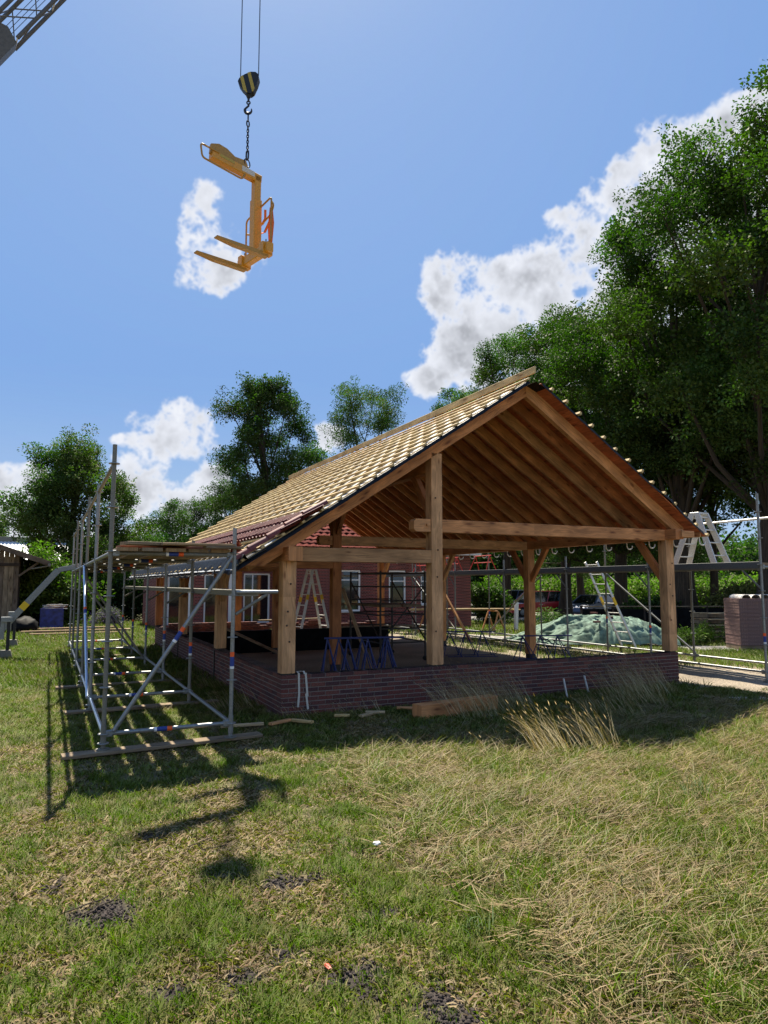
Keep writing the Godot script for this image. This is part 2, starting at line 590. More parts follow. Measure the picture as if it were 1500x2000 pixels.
	env.tonemap_mode = Environment.TONE_MAPPER_LINEAR
	env.tonemap_exposure = 2.25
	env.sdfgi_enabled = true
	env.ssao_enabled = true
	env.ssil_enabled = true
	var we := WorldEnvironment.new()
	we.name = "world_environment"
	we.environment = env
	add_child(we)
	var sun := DirectionalLight3D.new()
	sun.name = "sun"
	add_child(sun)
	sun.look_at_from_position(SUN * 50.0, Vector3.ZERO, Vector3.UP)
	sun.light_energy = 1.6
	sun.light_color = Color(1.0, 0.955, 0.88)
	sun.light_angular_distance = 0.55
	sun.shadow_enabled = true

# ---------------------------------------------------------------- lie of the land
var gn: FastNoiseLite
var gn2: FastNoiseLite
const SOIL := [[-2.65, -5.23, 0.15], [-2.52, -5.30, 0.08], [-1.62, -5.22, 0.10], [-1.45, -5.30, 0.08], [-2.41, -6.17, 0.08], [-2.15, -6.17, 0.07], [-1.35, -6.72, 0.13], [-1.63, -6.44, 0.11], [-1.86, -6.07, 0.08], [-1.45, -7.0, 0.14], [-0.2, -6.98, 0.10], [-2.9, -4.7, 0.06], [-2.3, -4.1, 0.08], [-1.2, -5.9, 0.07]]
const HAY_EDGE := [[3.0, -1.9], [0.4, -2.1], [-0.05, -3.0], [-0.2, -4.0], [-0.3, -5.1], [-0.45, -6.0], [-0.6, -6.6], [-0.35, -7.4], [-0.3, -9.5], [40, -9.5], [40, -3.2], [9.4, -3.2], [8.0, -1.6]]
const PATH := [[10.2, 11.2], [11.9, 7.6], [13.7, 5.0], [16.2, 3.1], [24, -0.6]]

func fwd(x: float, d: float) -> float:
	return (x + 3.0) * 0.434 + (d + 9.533) * 0.9009

func gh(x: float, d: float) -> float:
	var h := -0.35 * smoothstep(24.0, 42.0, fwd(x, d))
	var out := clampf(maxf(maxf(-x, x - 7.7), maxf(-d, d - 12.9)), 0.0, 1.0)
	h += (gn.get_noise_2d(x * 0.5, d * 0.5) * 0.05 + gn2.get_noise_2d(x * 3.0, d * 3.0) * 0.02) * out
	return h

var hay_poly := PackedVector2Array()

func soil(x: float, d: float) -> float:
	var s := 0.0
	for q in SOIL:
		var e: float = ((x - q[0]) * (x - q[0]) + (d - q[1]) * (d - q[1])) / (q[2] * q[2])
		if e < 9.0:
			s = maxf(s, exp(-e * 0.4))
	return smoothstep(0.30, 0.62, s + (gn2.get_noise_2d(x * 7.0, d * 7.0) * 0.75 + gn2.get_noise_2d(x * 25.0, d * 25.0) * 0.35) * minf(1.0, s * 3.0))

func dist_hay(x: float, d: float) -> float:   # > 0 inside the mown hay
	var p := Vector2(x + gn2.get_noise_2d(x * 2.0, d * 2.0) * 0.5, d + gn2.get_noise_2d(x * 2.0 + 50.0, d * 2.0) * 0.5)
	var best := 1e9
	for i in hay_poly.size():
		var q := Geometry2D.get_closest_point_to_segment(p, hay_poly[i], hay_poly[(i + 1) % hay_poly.size()])
		best = minf(best, q.distance_to(p))
	return best if Geometry2D.is_point_in_polygon(p, hay_poly) else -best

func bare(x: float, d: float) -> float:   # trodden sand and the floor under the roof
	var s := 0.0
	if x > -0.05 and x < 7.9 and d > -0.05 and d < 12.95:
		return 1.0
	var pad := Vector2((x - 9.6) / 2.6, (d + 0.1) / 2.6).length()
	s = 1.0 - smoothstep(0.55, 1.0, pad + gn2.get_noise_2d(x * 3.0, d * 3.0) * 0.25)
	if d > 2.0 and d < 15.0 and x > 7.8 and x < 11.2:
		s = maxf(s, 0.75 + gn2.get_noise_2d(x * 2.0, d * 2.0) * 0.5)
	if d > 15.0 and d < 18.2 and x > 5.0 and x < 15.0:
		s = 0.8
	return clampf(s, 0.0, 1.0)

func near_path(x: float, d: float) -> float:
	var best := 99.0
	for i in PATH.size() - 1:
		var a := Vector2(PATH[i][0], PATH[i][1])
		var b := Vector2(PATH[i + 1][0], PATH[i + 1][1])
		best = minf(best, Geometry2D.get_closest_point_to_segment(Vector2(x, d), a, b).distance_to(Vector2(x, d)))
	return best

func drive(x: float, d: float) -> bool:   # paved drive where the cars stand
	var f := fwd(x, d)
	return f > 40.0 and f < 56.0 and x > 18.0 and x < 44.0 and f > 40.0 + gn.get_noise_2d(x, d)

func ground_color(x: float, d: float) -> Color:
	var n := gn2.get_noise_2d(x * 1.3, d * 1.3)
	var n2 := gn.get_noise_2d(x * 2.2 + 31.0, d * 2.2)
	var c := Color(0.12, 0.105, 0.042).lerp(Color(0.215, 0.165, 0.085), smoothstep(-0.25, 0.45, n + n2 * 0.5))
	if x > -2 and d < 0.5 and d > -10.0:
		c = c.lerp(Color(0.27, 0.205, 0.105), smoothstep(-0.2, 0.4, dist_hay(x, d)))
	var s := soil(x, d)
	c = c.lerp(Color(0.040, 0.031, 0.026) * (1.0 + 0.6 * n2), s)
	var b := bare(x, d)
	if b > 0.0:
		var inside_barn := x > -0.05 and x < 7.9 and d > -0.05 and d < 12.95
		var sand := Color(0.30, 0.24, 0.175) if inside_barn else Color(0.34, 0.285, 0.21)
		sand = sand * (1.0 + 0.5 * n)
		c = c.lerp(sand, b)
	if drive(x, d):
		c = Color(0.30, 0.285, 0.26)
	var f := fwd(x, d)
	if f > 30.0 and not drive(x, d):
		c = c.lerp(Color(0.10, 0.12, 0.035), smoothstep(30.0, 60.0, f))
	c.a = 1.0
	return c

func build_ground() -> void:
	gn = noise(201, 0.35, 3)
	gn2 = noise(203, 0.5, 4)
	for q in HAY_EDGE:
		hay_poly.append(Vector2(q[0], q[1]))
	var rs := [0.0]
	var r := 0.6
	while r < 620.0:
		rs.append(r)
		r += maxf(0.09, (r - 1.5) * 0.028)
	var sec := 300
	var vs := PackedVector3Array()
	var cs := PackedColorArray()
	var ns := PackedVector3Array()
	var idx := PackedInt32Array()
	for i in rs.size():
		for k in sec + 1:
			# finer towards the view
			var t := float(k) / sec * 2.0 - 1.0
			var a: float = 0.4489 + PI * (0.30 * t + 0.70 * t * t * t)
			var x: float = -3.0 + sin(a) * rs[i]
			var d: float = -9.533 + cos(a) * rs[i]
			vs.append(V(x, d, gh(x, d)))
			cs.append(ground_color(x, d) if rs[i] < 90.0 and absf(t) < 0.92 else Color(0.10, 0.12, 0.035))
			var e := 0.08
			ns.append(Vector3((gh(x - e, d) - gh(x + e, d)), 2.0 * e, -(gh(x, d - e) - gh(x, d + e))).normalized() if rs[i] < 60.0 else Vector3.UP)
	for i in rs.size() - 1:
		for k in sec:
			var a := i * (sec + 1) + k
			var b := a + sec + 1
			idx.append_array([a, b, b + 1, a, b + 1, a + 1])
	var arr := []
	arr.resize(Mesh.ARRAY_MAX)
	arr[Mesh.ARRAY_VERTEX] = vs
	arr[Mesh.ARRAY_NORMAL] = ns
	arr[Mesh.ARRAY_COLOR] = cs
	arr[Mesh.ARRAY_INDEX] = idx
	var me := ArrayMesh.new()
	me.add_surface_from_arrays(Mesh.PRIMITIVE_TRIANGLES, arr)
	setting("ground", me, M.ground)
	# paved footpath to the right of the barn
	var rows := []
	for i in PATH.size():
		var p := Vector2(PATH[i][0], PATH[i][1])
		var dir := (Vector2(PATH[mini(i + 1, PATH.size() - 1)][0], PATH[mini(i + 1, PATH.size() - 1)][1]) - Vector2(PATH[maxi(i - 1, 0)][0], PATH[maxi(i - 1, 0)][1])).normalized()
		var s := Vector2(dir.y, -dir.x) * 0.75
		rows.append([V(p.x - s.x, p.y - s.y, gh(p.x, p.y) + 0.03), V(p.x, p.y, gh(p.x, p.y) + 0.035), V(p.x + s.x, p.y + s.y, gh(p.x, p.y) + 0.03)])
	setting("footpath", sheet(rows), M.paving)

# ---------------------------------------------------------------- the barn
const XR := 4.333
const RM := 0.65
const COSR := 0.8384
const SINR := 0.545

func roof_h(x: float, lift: float) -> float:   # height of the slope, lift metres (square to it) above the rafters' underside
	return 5.08 - RM * absf(x - XR) + lift / COSR

func lay(x: float, d: float, lift: float) -> Vector3:   # point lift metres square above the rafters' underside line
	var s := signf(x - XR) if x != XR else 0.0
	return V(x + s * lift * SINR, d, 5.08 - RM * absf(x - XR) + lift * COSR)

func pick(a: Array):
	return a[R.randi() % a.size()]

func brick_wall(nm: String, label: String, a: Vector2, b: Vector2, h: float, courses: int, skip = null) -> Node3D:
	var mid := (a + b) * 0.5
	var t := thing(nm, label, "wall", V(mid.x, mid.y, 0), "low brick walls of the barn")
	var dir := (b - a).normalized()
	var L := a.distance_to(b)
	var yaw := atan2(dir.y, dir.x)
	var ch := h / courses
	var bl := 0.21
	var pitch := 0.222
	var spots := []
	for c in courses:
		var off := 0.0 if c % 2 == 0 else -pitch * 0.5
		var x := off
		while x < L - 0.03:
			var x0 := maxf(x, 0.0)
			var x1 := minf(x + bl, L)
			if x1 - x0 > 0.04 and not (skip and skip.call((x0 + x1) * 0.5, c)):
				var p := a + dir * ((x0 + x1) * 0.5)
				spots.append([V(p.x, p.y, ch * (c + 0.5)), x1 - x0, CAM.distance_to(V(p.x, p.y, ch * c))])
			x += pitch
	spots.sort_custom(func(p, q): return p[2] < q[2])
	var rest := st_new()
	var some := false
	for i in spots.size():
		var s: Array = spots[i]
		var len_: float = snappedf(s[1], 0.01)
		var jit := Basis(Vector3.UP, yaw + R.randf_range(-0.006, 0.006))
		var pos: Vector3 = s[0] + jit * Vector3(0, 0, R.randf_range(-0.0025, 0.0025))
		if i < 300:
			put(beam_mesh(len_, 0.21, ch - 0.012, 0.004), "brick", t, M["brick%d" % (R.randi() % 5)], Transform3D(jit, pos))
		else:
			rest.append_from(beam_mesh(len_, 0.21, ch - 0.012, 0.004), 0, Transform3D(jit, pos - t.position))
			some = true
	if some:
		var o := put(rest.commit(), "brickwork", t, M.brick1, at_pos(t.position))
		o.set_meta("kind", "stuff")
	if not skip:
		box(t, "mortar_core", V(mid.x, mid.y, h * 0.5 - 0.05), Vector3(L - 0.012, h + 0.088, 0.196), M.mortar, yaw, 0.001)
	return t

func build_barn() -> void:
	R.seed = 41
	var t := thing("timber_barn", "open timber framed barn under construction with a half tiled pitched roof", "barn", V(0, 0, 0))
	var tm := [M.timber, M.timber_b, M.timber_c, M.timber_d, M.timber_e]
	var bays := [0.0, 4.23, 8.46, 12.69]
	var s := 0.2
	# posts
	for i in 4:
		var d: float = bays[i]
		var foot := 0.59 if i == 0 else 0.16
		for q in [[0.0, 0.59, 2.165], [2.43, foot, 3.93], [7.53, foot, 2.68]]:
			var x: float = q[0] + s * 0.5
			var po := beam(t, "post", V(x, d + s * 0.5, q[1]), V(x, d + s * 0.5, q[2]), s, s, pick(tm), Vector3.UP, 0.008)
			if q[1] < 0.5:
				put(beam_mesh(0.17, 0.17, 0.36, 0.01), "steel_foot", po, M.steel_dark, at_pos(V(x, d + s * 0.5, 0.0)))
			else:
				put(beam_mesh(0.14, 0.14, 0.03, 0.002), "steel_foot", po, M.steel_dark, at_pos(V(x, d + s * 0.5, 0.578)))
			if i == 0:   # peg holes
				for k in 4:
					var hh: float = lerpf(q[1] + 0.2, q[2] - 0.1, (k + R.randf()) / 4.0)
					put(lathe([Vector2(0, 0), Vector2(0.014, 0), Vector2(0.014, 0.006), Vector2(0, 0.008)], 8), "peg", po, M.shed_dark, Transform3D(Basis(Vector3.RIGHT, PI / 2), V(x + R.randf_range(-0.05, 0.05), d - 0.002, hh)))
	# tie beams: a low one over the aisle, a high one over the nave, one pair per frame
	for i in 4:
		var d: float = bays[i] + 0.1
		beam(t, "aisle_tie_beam", V(0.2, d, 2.27), V(2.43, d, 2.27), 0.18, 0.205, M.timber_stained if i == 0 else pick(tm))
		beam(t, "tie_beam", V(2.63, d, 2.765), V(7.75, d, 2.765), 0.17, 0.205, M.timber if i == 0 else pick(tm))
		var te := prism([Vector2(-0.13, -0.1), Vector2(0.13, -0.1), Vector2(0.13, 0.1), Vector2(-0.13, 0.1), Vector2(-0.17, 0.06), Vector2(-0.17, -0.06)], 0.17)
		put(te, "tie_beam_end", t, M.timber_c if i == 0 else pick(tm), at_pos(V(2.29, d, 2.765)))
		beam(t, "wedge", V(2.35, d - 0.13, 2.775), V(2.35, d + 0.13, 2.775), 0.035, 0.035, M.timber_c)
	# plates along the eaves and the aisle purlin
	beam(t, "eaves_plate", V(0.1, -0.26, 2.265), V(0.1, 13.1, 2.265), 0.205, 0.2, M.timber, Vector3.UP, 0.008)
	beam(t, "eaves_plate", V(7.63, -0.24, 2.775), V(7.63, 13.1, 2.775), 0.2, 0.19, M.timber_b, Vector3.UP, 0.008)
	beam(t, "purlin", V(2.53, 0.21, 3.72), V(2.53, 13.1, 3.72), 0.16, 0.18, M.timber_b)
	beam(t, "rafter_foot_block", V(7.63, -0.25, 2.775), V(7.95, -0.25, 2.775), 0.1, 0.12, M.timber_c)
	# knee braces along the plates
	for i in 4:
		var d: float = bays[i] + 0.1
		for q in [[0.1, 2.165, 0.62], [7.63, 2.68, 0.75], [2.53, 3.63, 0.7]]:
			for sg in [-1.0, 1.0]:
				if (i == 0 and sg < 0) or (i == 3 and sg > 0) or (i == 0 and q[0] < 1.0):
					continue
				var L: float = q[2]
				beam(t, "brace", V(q[0], d + sg * 0.09, q[1] - L), V(q[0], d + sg * (0.09 + L * 0.8), q[1] + 0.02), 0.09, 0.14, pick(tm))
	# rafters every half metre
	var d := 0.05
	var n := 0
	while d < 13.0:
		var lo := lay(-0.35, d, 0.1)
		var hi := lay(XR - 0.001, d, 0.1)
		if n == 0:
			var poly := [Vector2(-0.283, 2.098), Vector2(-0.60, 2.098), Vector2(XR, 5.318), Vector2(XR, 5.08)]
			prism_rot(poly, atan(RM), 0.1, "rafter", t, M.timber, V(0, 0.05, 0))
			poly = [Vector2(XR, 5.08), Vector2(XR, 5.318), Vector2(8.02, 2.925), Vector2(8.02, 2.80), Vector2(7.84, 2.80)]
			prism_rot(poly, -atan(RM), 0.1, "rafter", t, M.timber_c, V(0, 0.05, 0))
		else:
			beam(t, "rafter", lo, hi, 0.075, 0.2, pick(tm), Vector3(-SINR, COSR, 0))
			beam(t, "rafter", lay(XR + 0.001, d, 0.1), lay(7.9, d, 0.1), 0.075, 0.2, pick(tm), Vector3(SINR, COSR, 0))
		d += 0.5
		n += 1
	# sheathing boards running the length of the roof, seen from below
	for side in [-1.0, 1.0]:
		var x := XR
		var end := -0.62 if side < 0 else 8.18
		while (x - end) * side < -0.02:
			var x2: float = x + side * minf(0.155, absf(end - x))
			beam(t, "sheathing_board", lay((x + x2) * 0.5, -0.26 + R.randf_range(-0.003, 0.003), 0.211), lay((x + x2) * 0.5, 13.3, 0.211), absf(x2 - x) / COSR - 0.0015, 0.018, pick([M.sheathing, M.sheathing_b]), Vector3(side * SINR, COSR, 0), 0.001)
			x = x2
	# breather membrane: a sheet over the boards, its loose edge hanging at the verge and eaves
	var rows := []
	for i in 30:
		var x := lerpf(-0.64, XR, i / 29.0)
		var row := []
		for j in 60:
			var dd := lerpf(-0.27, 13.32, j / 59.0)
			row.append(lay(x, dd, 0.224 + 0.004 * gn2.get_noise_2d(x * 5.0, dd * 5.0)))
		rows.append(row)
	put(sheet(rows), "membrane", t, M.membrane, Transform3D())
	rows = []
	for i in 20:
		var x := lerpf(XR, 8.19, i / 19.0)
		var row := []
		for j in 30:
			row.append(lay(x, lerpf(-0.27, 13.32, j / 29.0), 0.224))
		rows.append(row)
	put(sheet(rows), "membrane", t, M.foil, Transform3D())
	# black verge strips, with slack in them
	for side in [-1.0, 1.0]:
		rows = []
		for i in 70:
			var x: float = XR + side * lerpf(0.02, 4.95 if side < 0 else 3.8, i / 69.0)
			var w := 0.5 + 0.5 * gn2.get_noise_2d(x * 4.0, 7.0)
			var bulge := 0.0
			if side > 0:
				bulge = 0.05 * exp(-pow((x - 7.25) / 0.25, 2.0))
			rows.append([lay(x, -0.05, 0.231), lay(x, -0.2, 0.24 + 0.012 * w + bulge), lay(x, -0.272, 0.236 + bulge), lay(x, -0.285, 0.20 - 0.02 * w + bulge)])
		put(sheet(rows), "verge_strip", t, M.foil, Transform3D())
	# eaves drape: a crumpled black foil
	rows = []
	for j in 330:
		var dd := lerpf(-0.3, 13.35, j / 329.0)
		var row := [lay(-0.2, dd, 0.23), lay(-0.45, dd, 0.234)]
		for k in 8:
			var f := k / 7.0
			var w := gn2.get_noise_2d(dd * 4.0, 3.0 + f * 2.0)
			var w2 := gn2.get_noise_2d(dd * 7.0 + f * 2.0, 8.0 + f * 3.0)
			var sag := 0.025 * sin(dd * 1.3) * f
			row.append(V(-0.64 - 0.13 * f + (0.03 * w + 0.028 * w2) * f, dd, 2.245 - 0.27 * f + sag + 0.025 * w * f + 0.012 * gn2.get_noise_2d(dd * 16.0, f * 3.0) * f))
		rows.append(row)
	put(sheet(rows), "eaves_foil", t, M.foil, Transform3D())
	# wire hooks for the gutter on the left eaves
	d = 0.3
	while d < 13.0:
		var c := V(-0.84, d, 2.04)
		var arc := []
		for k in 9:
			var a := PI * k / 8.0
			arc.append(c + Vector3(-cos(a) * 0.07, -sin(a) * 0.07, 0))
		pipe(t, "gutter_hook", arc, 0.006, M.steel_dark, 5)
		d += 0.6
	# white gutter brackets on the right eaves
	d = -0.2
	while d < 13.0:
		var c := V(8.28, d, 2.66)
		var arc := [c + Vector3(-0.09, 0.12, 0)]
		for k in 9:
			var a := PI * k / 8.0
			arc.append(c + Vector3(-cos(a) * 0.08, -sin(a) * 0.08, 0))
		pipe(t, "gutter_bracket", arc, 0.013, M.white_paint, 6)
		d += 0.62
	beam(t, "fascia_board", V(8.17, -0.25, 2.78), V(8.17, 13.2, 2.78), 0.02, 0.09, M.timber_c)
	beam(t, "fascia_board", V(-0.60, -0.1, 2.13), V(-0.60, 13.2, 2.13), 0.02, 0.13, M.timber_b)
	# counter battens up the slope, then tile battens along it
	d = -0.2
	while d < 13.3:
		beam(t, "counter_batten", lay(-0.6, d, 0.2415), lay(XR - 0.03, d, 0.2415), 0.05, 0.025, pick([M.batten, M.batten_b]), Vector3(-SINR, COSR, 0), 0.002)
		d += 0.5
	for k in 18:
		var x := -0.5 + k * 0.2835
		var e0 := -0.28 + R.randf_range(-0.03, 0.05)
		var e1 := 13.25 + R.randf_range(-0.25, 0.28)
		var cut := R.randf_range(3.5, 5.0)
		while e0 < e1:
			var e2 := minf(e0 + cut, e1)
			beam(t, "batten", lay(x, e0, 0.2695), lay(x, e2 - 0.003, 0.2695), 0.05, 0.031, pick([M.batten, M.batten, M.batten_b]), Vector3(-SINR, COSR, 0), 0.003)
			e0 = e2
			cut = 4.8
	for k in 14:   # on the far slope only the ends show
		var x := XR + 0.2 + k * 0.2835
		beam(t, "batten", lay(x, -0.30 + R.randf_range(-0.03, 0.04), 0.2695), lay(x, 13.2, 0.2695), 0.05, 0.055, M.batten, Vector3(SINR, COSR, 0), 0.003)
	var e := -0.26
	while e < 13.2:
		beam(t, "ridge_board", V(XR, e, 5.485), V(XR, minf(e + 3.6, 13.25) - 0.004, 5.485), 0.032, 0.12, pick([M.batten, M.batten_b]))
		e += 3.6
	# clay tiles
	var tile := tile_mesh()
	for k in range(3, 5):
		var x := -0.5 + k * 0.2835
		var dd := -0.20
		while dd < 13.1:
			var b := Basis(Vector3(COSR, SINR, 0), Vector3(-SINR, COSR, 0), Vector3(0, 0, 1))
			b = b * Basis(Vector3(0, 0, 1), -0.055 + R.randf_range(-0.008, 0.008)) * Basis(Vector3(0, 1, 0), R.randf_range(-0.008, 0.008))
			put(tile, "roof_tile", t, M["tile%d" % (R.randi() % 3)], Transform3D(b, lay(x - 0.13, dd, 0.312 + R.randf_range(0.0, 0.003))))
			dd += 0.2035
	var vt := st_new()
	tube_arc(vt, 0.40, 0.075)
	var vmesh := vt.commit()
	for k in 5:
		var x := -0.45 + k * 0.262
		put(vmesh, "verge_tile", t, M["tile%d" % (R.randi() % 3)], Transform3D(Basis(Vector3(COSR, SINR, 0), Vector3(-SINR, COSR, 0), Vector3(0, 0, 1)) * Basis(Vector3(0, 0, 1), -0.06), lay(x, -0.14, 0.305)))
	# low brick walls
	brick_wall("brick_wall", "low red brick wall under the front gable of the barn", Vector2(0.0, 0.105), Vector2(7.73, 0.105), 0.572, 9)
	brick_wall("brick_wall", "long low red brick wall down the left side beside the scaffold", Vector2(0.105, 0.22), Vector2(0.105, 12.8), 0.572, 9)
	brick_wall("brick_wall", "sunlit broken low brick wall at the far end of the barn", Vector2(0.4, 12.8), Vector2(7.4, 12.8), 0.63, 10, func(x, c): return (x > 3.3 and x < 4.1 and c > 2) or (x > 5.1 and x < 5.7 and c > 3) or (x > 5.2 and c > 8) or (c > 7 and x > 2.6 and sin(x * 9.0) > 0.2))
	for q in [4.33, 8.56]:
		beam(t, "joint_strip", V(-0.012, q, 0.02), V(-0.012, q, 0.56), 0.045, 0.02, M.steel_dark, Vector3.RIGHT)
	# black sheeted kerb across the floor
	var kb := thing("foundation_kerb", "low black sheeted foundation kerb across the barn floor behind the posts", "kerb", V(3.2, 9.1, 0))
	box(kb, "kerb_panel", V(1.7, 9.1, 0.28), Vector3(2.9, 0.62, 0.16), M.black_plastic)
	box(kb, "kerb_panel", V(4.65, 9.12, 0.28), Vector3(2.9, 0.62, 0.16), M.black_plastic)

func prism_rot(poly: Array, ang: float, depth: float, nm: String, parent: Node, m: Material, at: Vector3) -> MeshInstance3D:
	var loc := []
	for p in poly:
		loc.append((p as Vector2).rotated(-ang))
	return put(prism(loc, depth), nm, parent, m, Transform3D(Basis(Vector3(0, 0, 1), ang), at))

func tile_mesh() -> ArrayMesh:   # pantile: roll along the slope (x), wave across (z)
	var st := st_new()
	var rows := []
	for i in 2:
		var x := -0.19 + 0.38 * i
		var row := []
		for j in 11:
			var u := j / 10.0
			var y := 0.026 * cos(u * TAU * 1.0 + 0.5) + (0.012 if i == 0 else 0.0)
			row.append(Vector3(x, y, -0.115 + 0.23 * u))
		rows.append(row)
	return sheet(rows, 0.016)

func tube_arc(st: SurfaceTool, L: float, r: float) -> void:   # half round tile
	for k in 8:
		var a := PI * k / 8.0
		var b := PI * (k + 1) / 8.0
		var na := Vector3(0, sin(a), cos(a))
		var nb := Vector3(0, sin(b), cos(b))
		for q in [[r, 1.0], [r - 0.014, -1.0]]:
			var rr: float = q[0]
			var sg: float = q[1]
			var x0 := -L * 0.5
			var x1 := L * 0.5
			tri(st, Vector3(x0, 0, 0) + na * rr, Vector3(x0, 0, 0) + nb * rr, Vector3(x1, 0, 0) + nb * rr * 0.88, na * sg, nb * sg, nb * sg)
			tri(st, Vector3(x0, 0, 0) + na * rr, Vector3(x1, 0, 0) + nb * rr * 0.88, Vector3(x1, 0, 0) + na * rr * 0.88, na * sg, nb * sg, na * sg)
		tri(st, Vector3(-L * 0.5, 0, 0) + na * r, Vector3(-L * 0.5, 0, 0) + nb * r, Vector3(-L * 0.5, 0, 0) + nb * (r - 0.014), Vector3.LEFT, Vector3.LEFT, Vector3.LEFT)
		tri(st, Vector3(-L * 0.5, 0, 0) + na * r, Vector3(-L * 0.5, 0, 0) + nb * (r - 0.014), Vector3(-L * 0.5, 0, 0) + na * (r - 0.014), Vector3.LEFT, Vector3.LEFT, Vector3.LEFT)

# ---------------------------------------------------------------- scaffolds and ladders
func rosette() -> ArrayMesh:
	if not cache.has("rosette"):
		cache["rosette"] = lathe([Vector2(0.025, -0.005), Vector2(0.061, -0.005), Vector2(0.063, 0.0), Vector2(0.061, 0.005), Vector2(0.025, 0.005)], 12)
	return cache["rosette"]

func collar(r: float, h: float) -> ArrayMesh:
	var key := "collar%.3f/%.3f" % [r, h]
	if not cache.has(key):
		cache[key] = lathe([Vector2(r, -h * 0.5), Vector2(r, h * 0.5)], 12)
	return cache[key]

func stickers(part: MeshInstance3D, a: Vector3, b: Vector3, f: float) -> void:
	var dir := (b - a).normalized()
	var bs := frame_to(a, b)
	var basis_ := Basis(bs.y, bs.x, -bs.z)
	var p := a.lerp(b, f)
	put(collar(0.0258, 0.055), "orange_sticker", part, M.orange_band, Transform3D(basis_, p))
	put(collar(0.0256, 0.11), "blue_sticker", part, M.blue_band, Transform3D(basis_, p - dir * 0.085))
	put(collar(0.0258, 0.03), "white_sticker", part, M.white_band, Transform3D(basis_, p - dir * 0.155))

func standard(t: Node, x: float, d: float, top: float, m: Material, ros: Array, sticker := -1.0) -> MeshInstance3D:
	var s := pipe(t, "standard", [V(x, d, 0.06), V(x, d, top)], 0.0245, m, 12)
	for h in ros:
		if h < top:
			put(rosette(), "rosette", s, M.galv, at_pos(V(x, d, h)))
	put(collar(0.03, 0.2), "sleeve", s, m, at_pos(V(x, d, 0.20)))
	put(lathe([Vector2(0, 0.0), Vector2(0.075, 0.0), Vector2(0.075, 0.008), Vector2(0.02, 0.012), Vector2(0.02, 0.07)], 12), "base_plate", s, M.galv_dull, at_pos(V(x, d, 0.045)))
	if sticker > 0.0:
		stickers(s, V(x, d, 0.0), V(x, d, top), sticker / top)
	return s

func ledger(t: Node, nm: String, a: Vector3, b: Vector3, m: Material, st := -1.0) -> MeshInstance3D:
	var dir := (b - a).normalized()
	var o := pipe(t, nm, [a + dir * 0.05, b - dir * 0.05], 0.0242, m, 10)
	for e in [a + dir * 0.055, b - dir * 0.055]:
		put(beam_mesh(0.07, 0.045, 0.075, 0.01), "wedge_head", o, M.galv, Transform3D(frame_to(a, b), e))
	if st > 0.0:
		stickers(o, a, b, st)
	return o

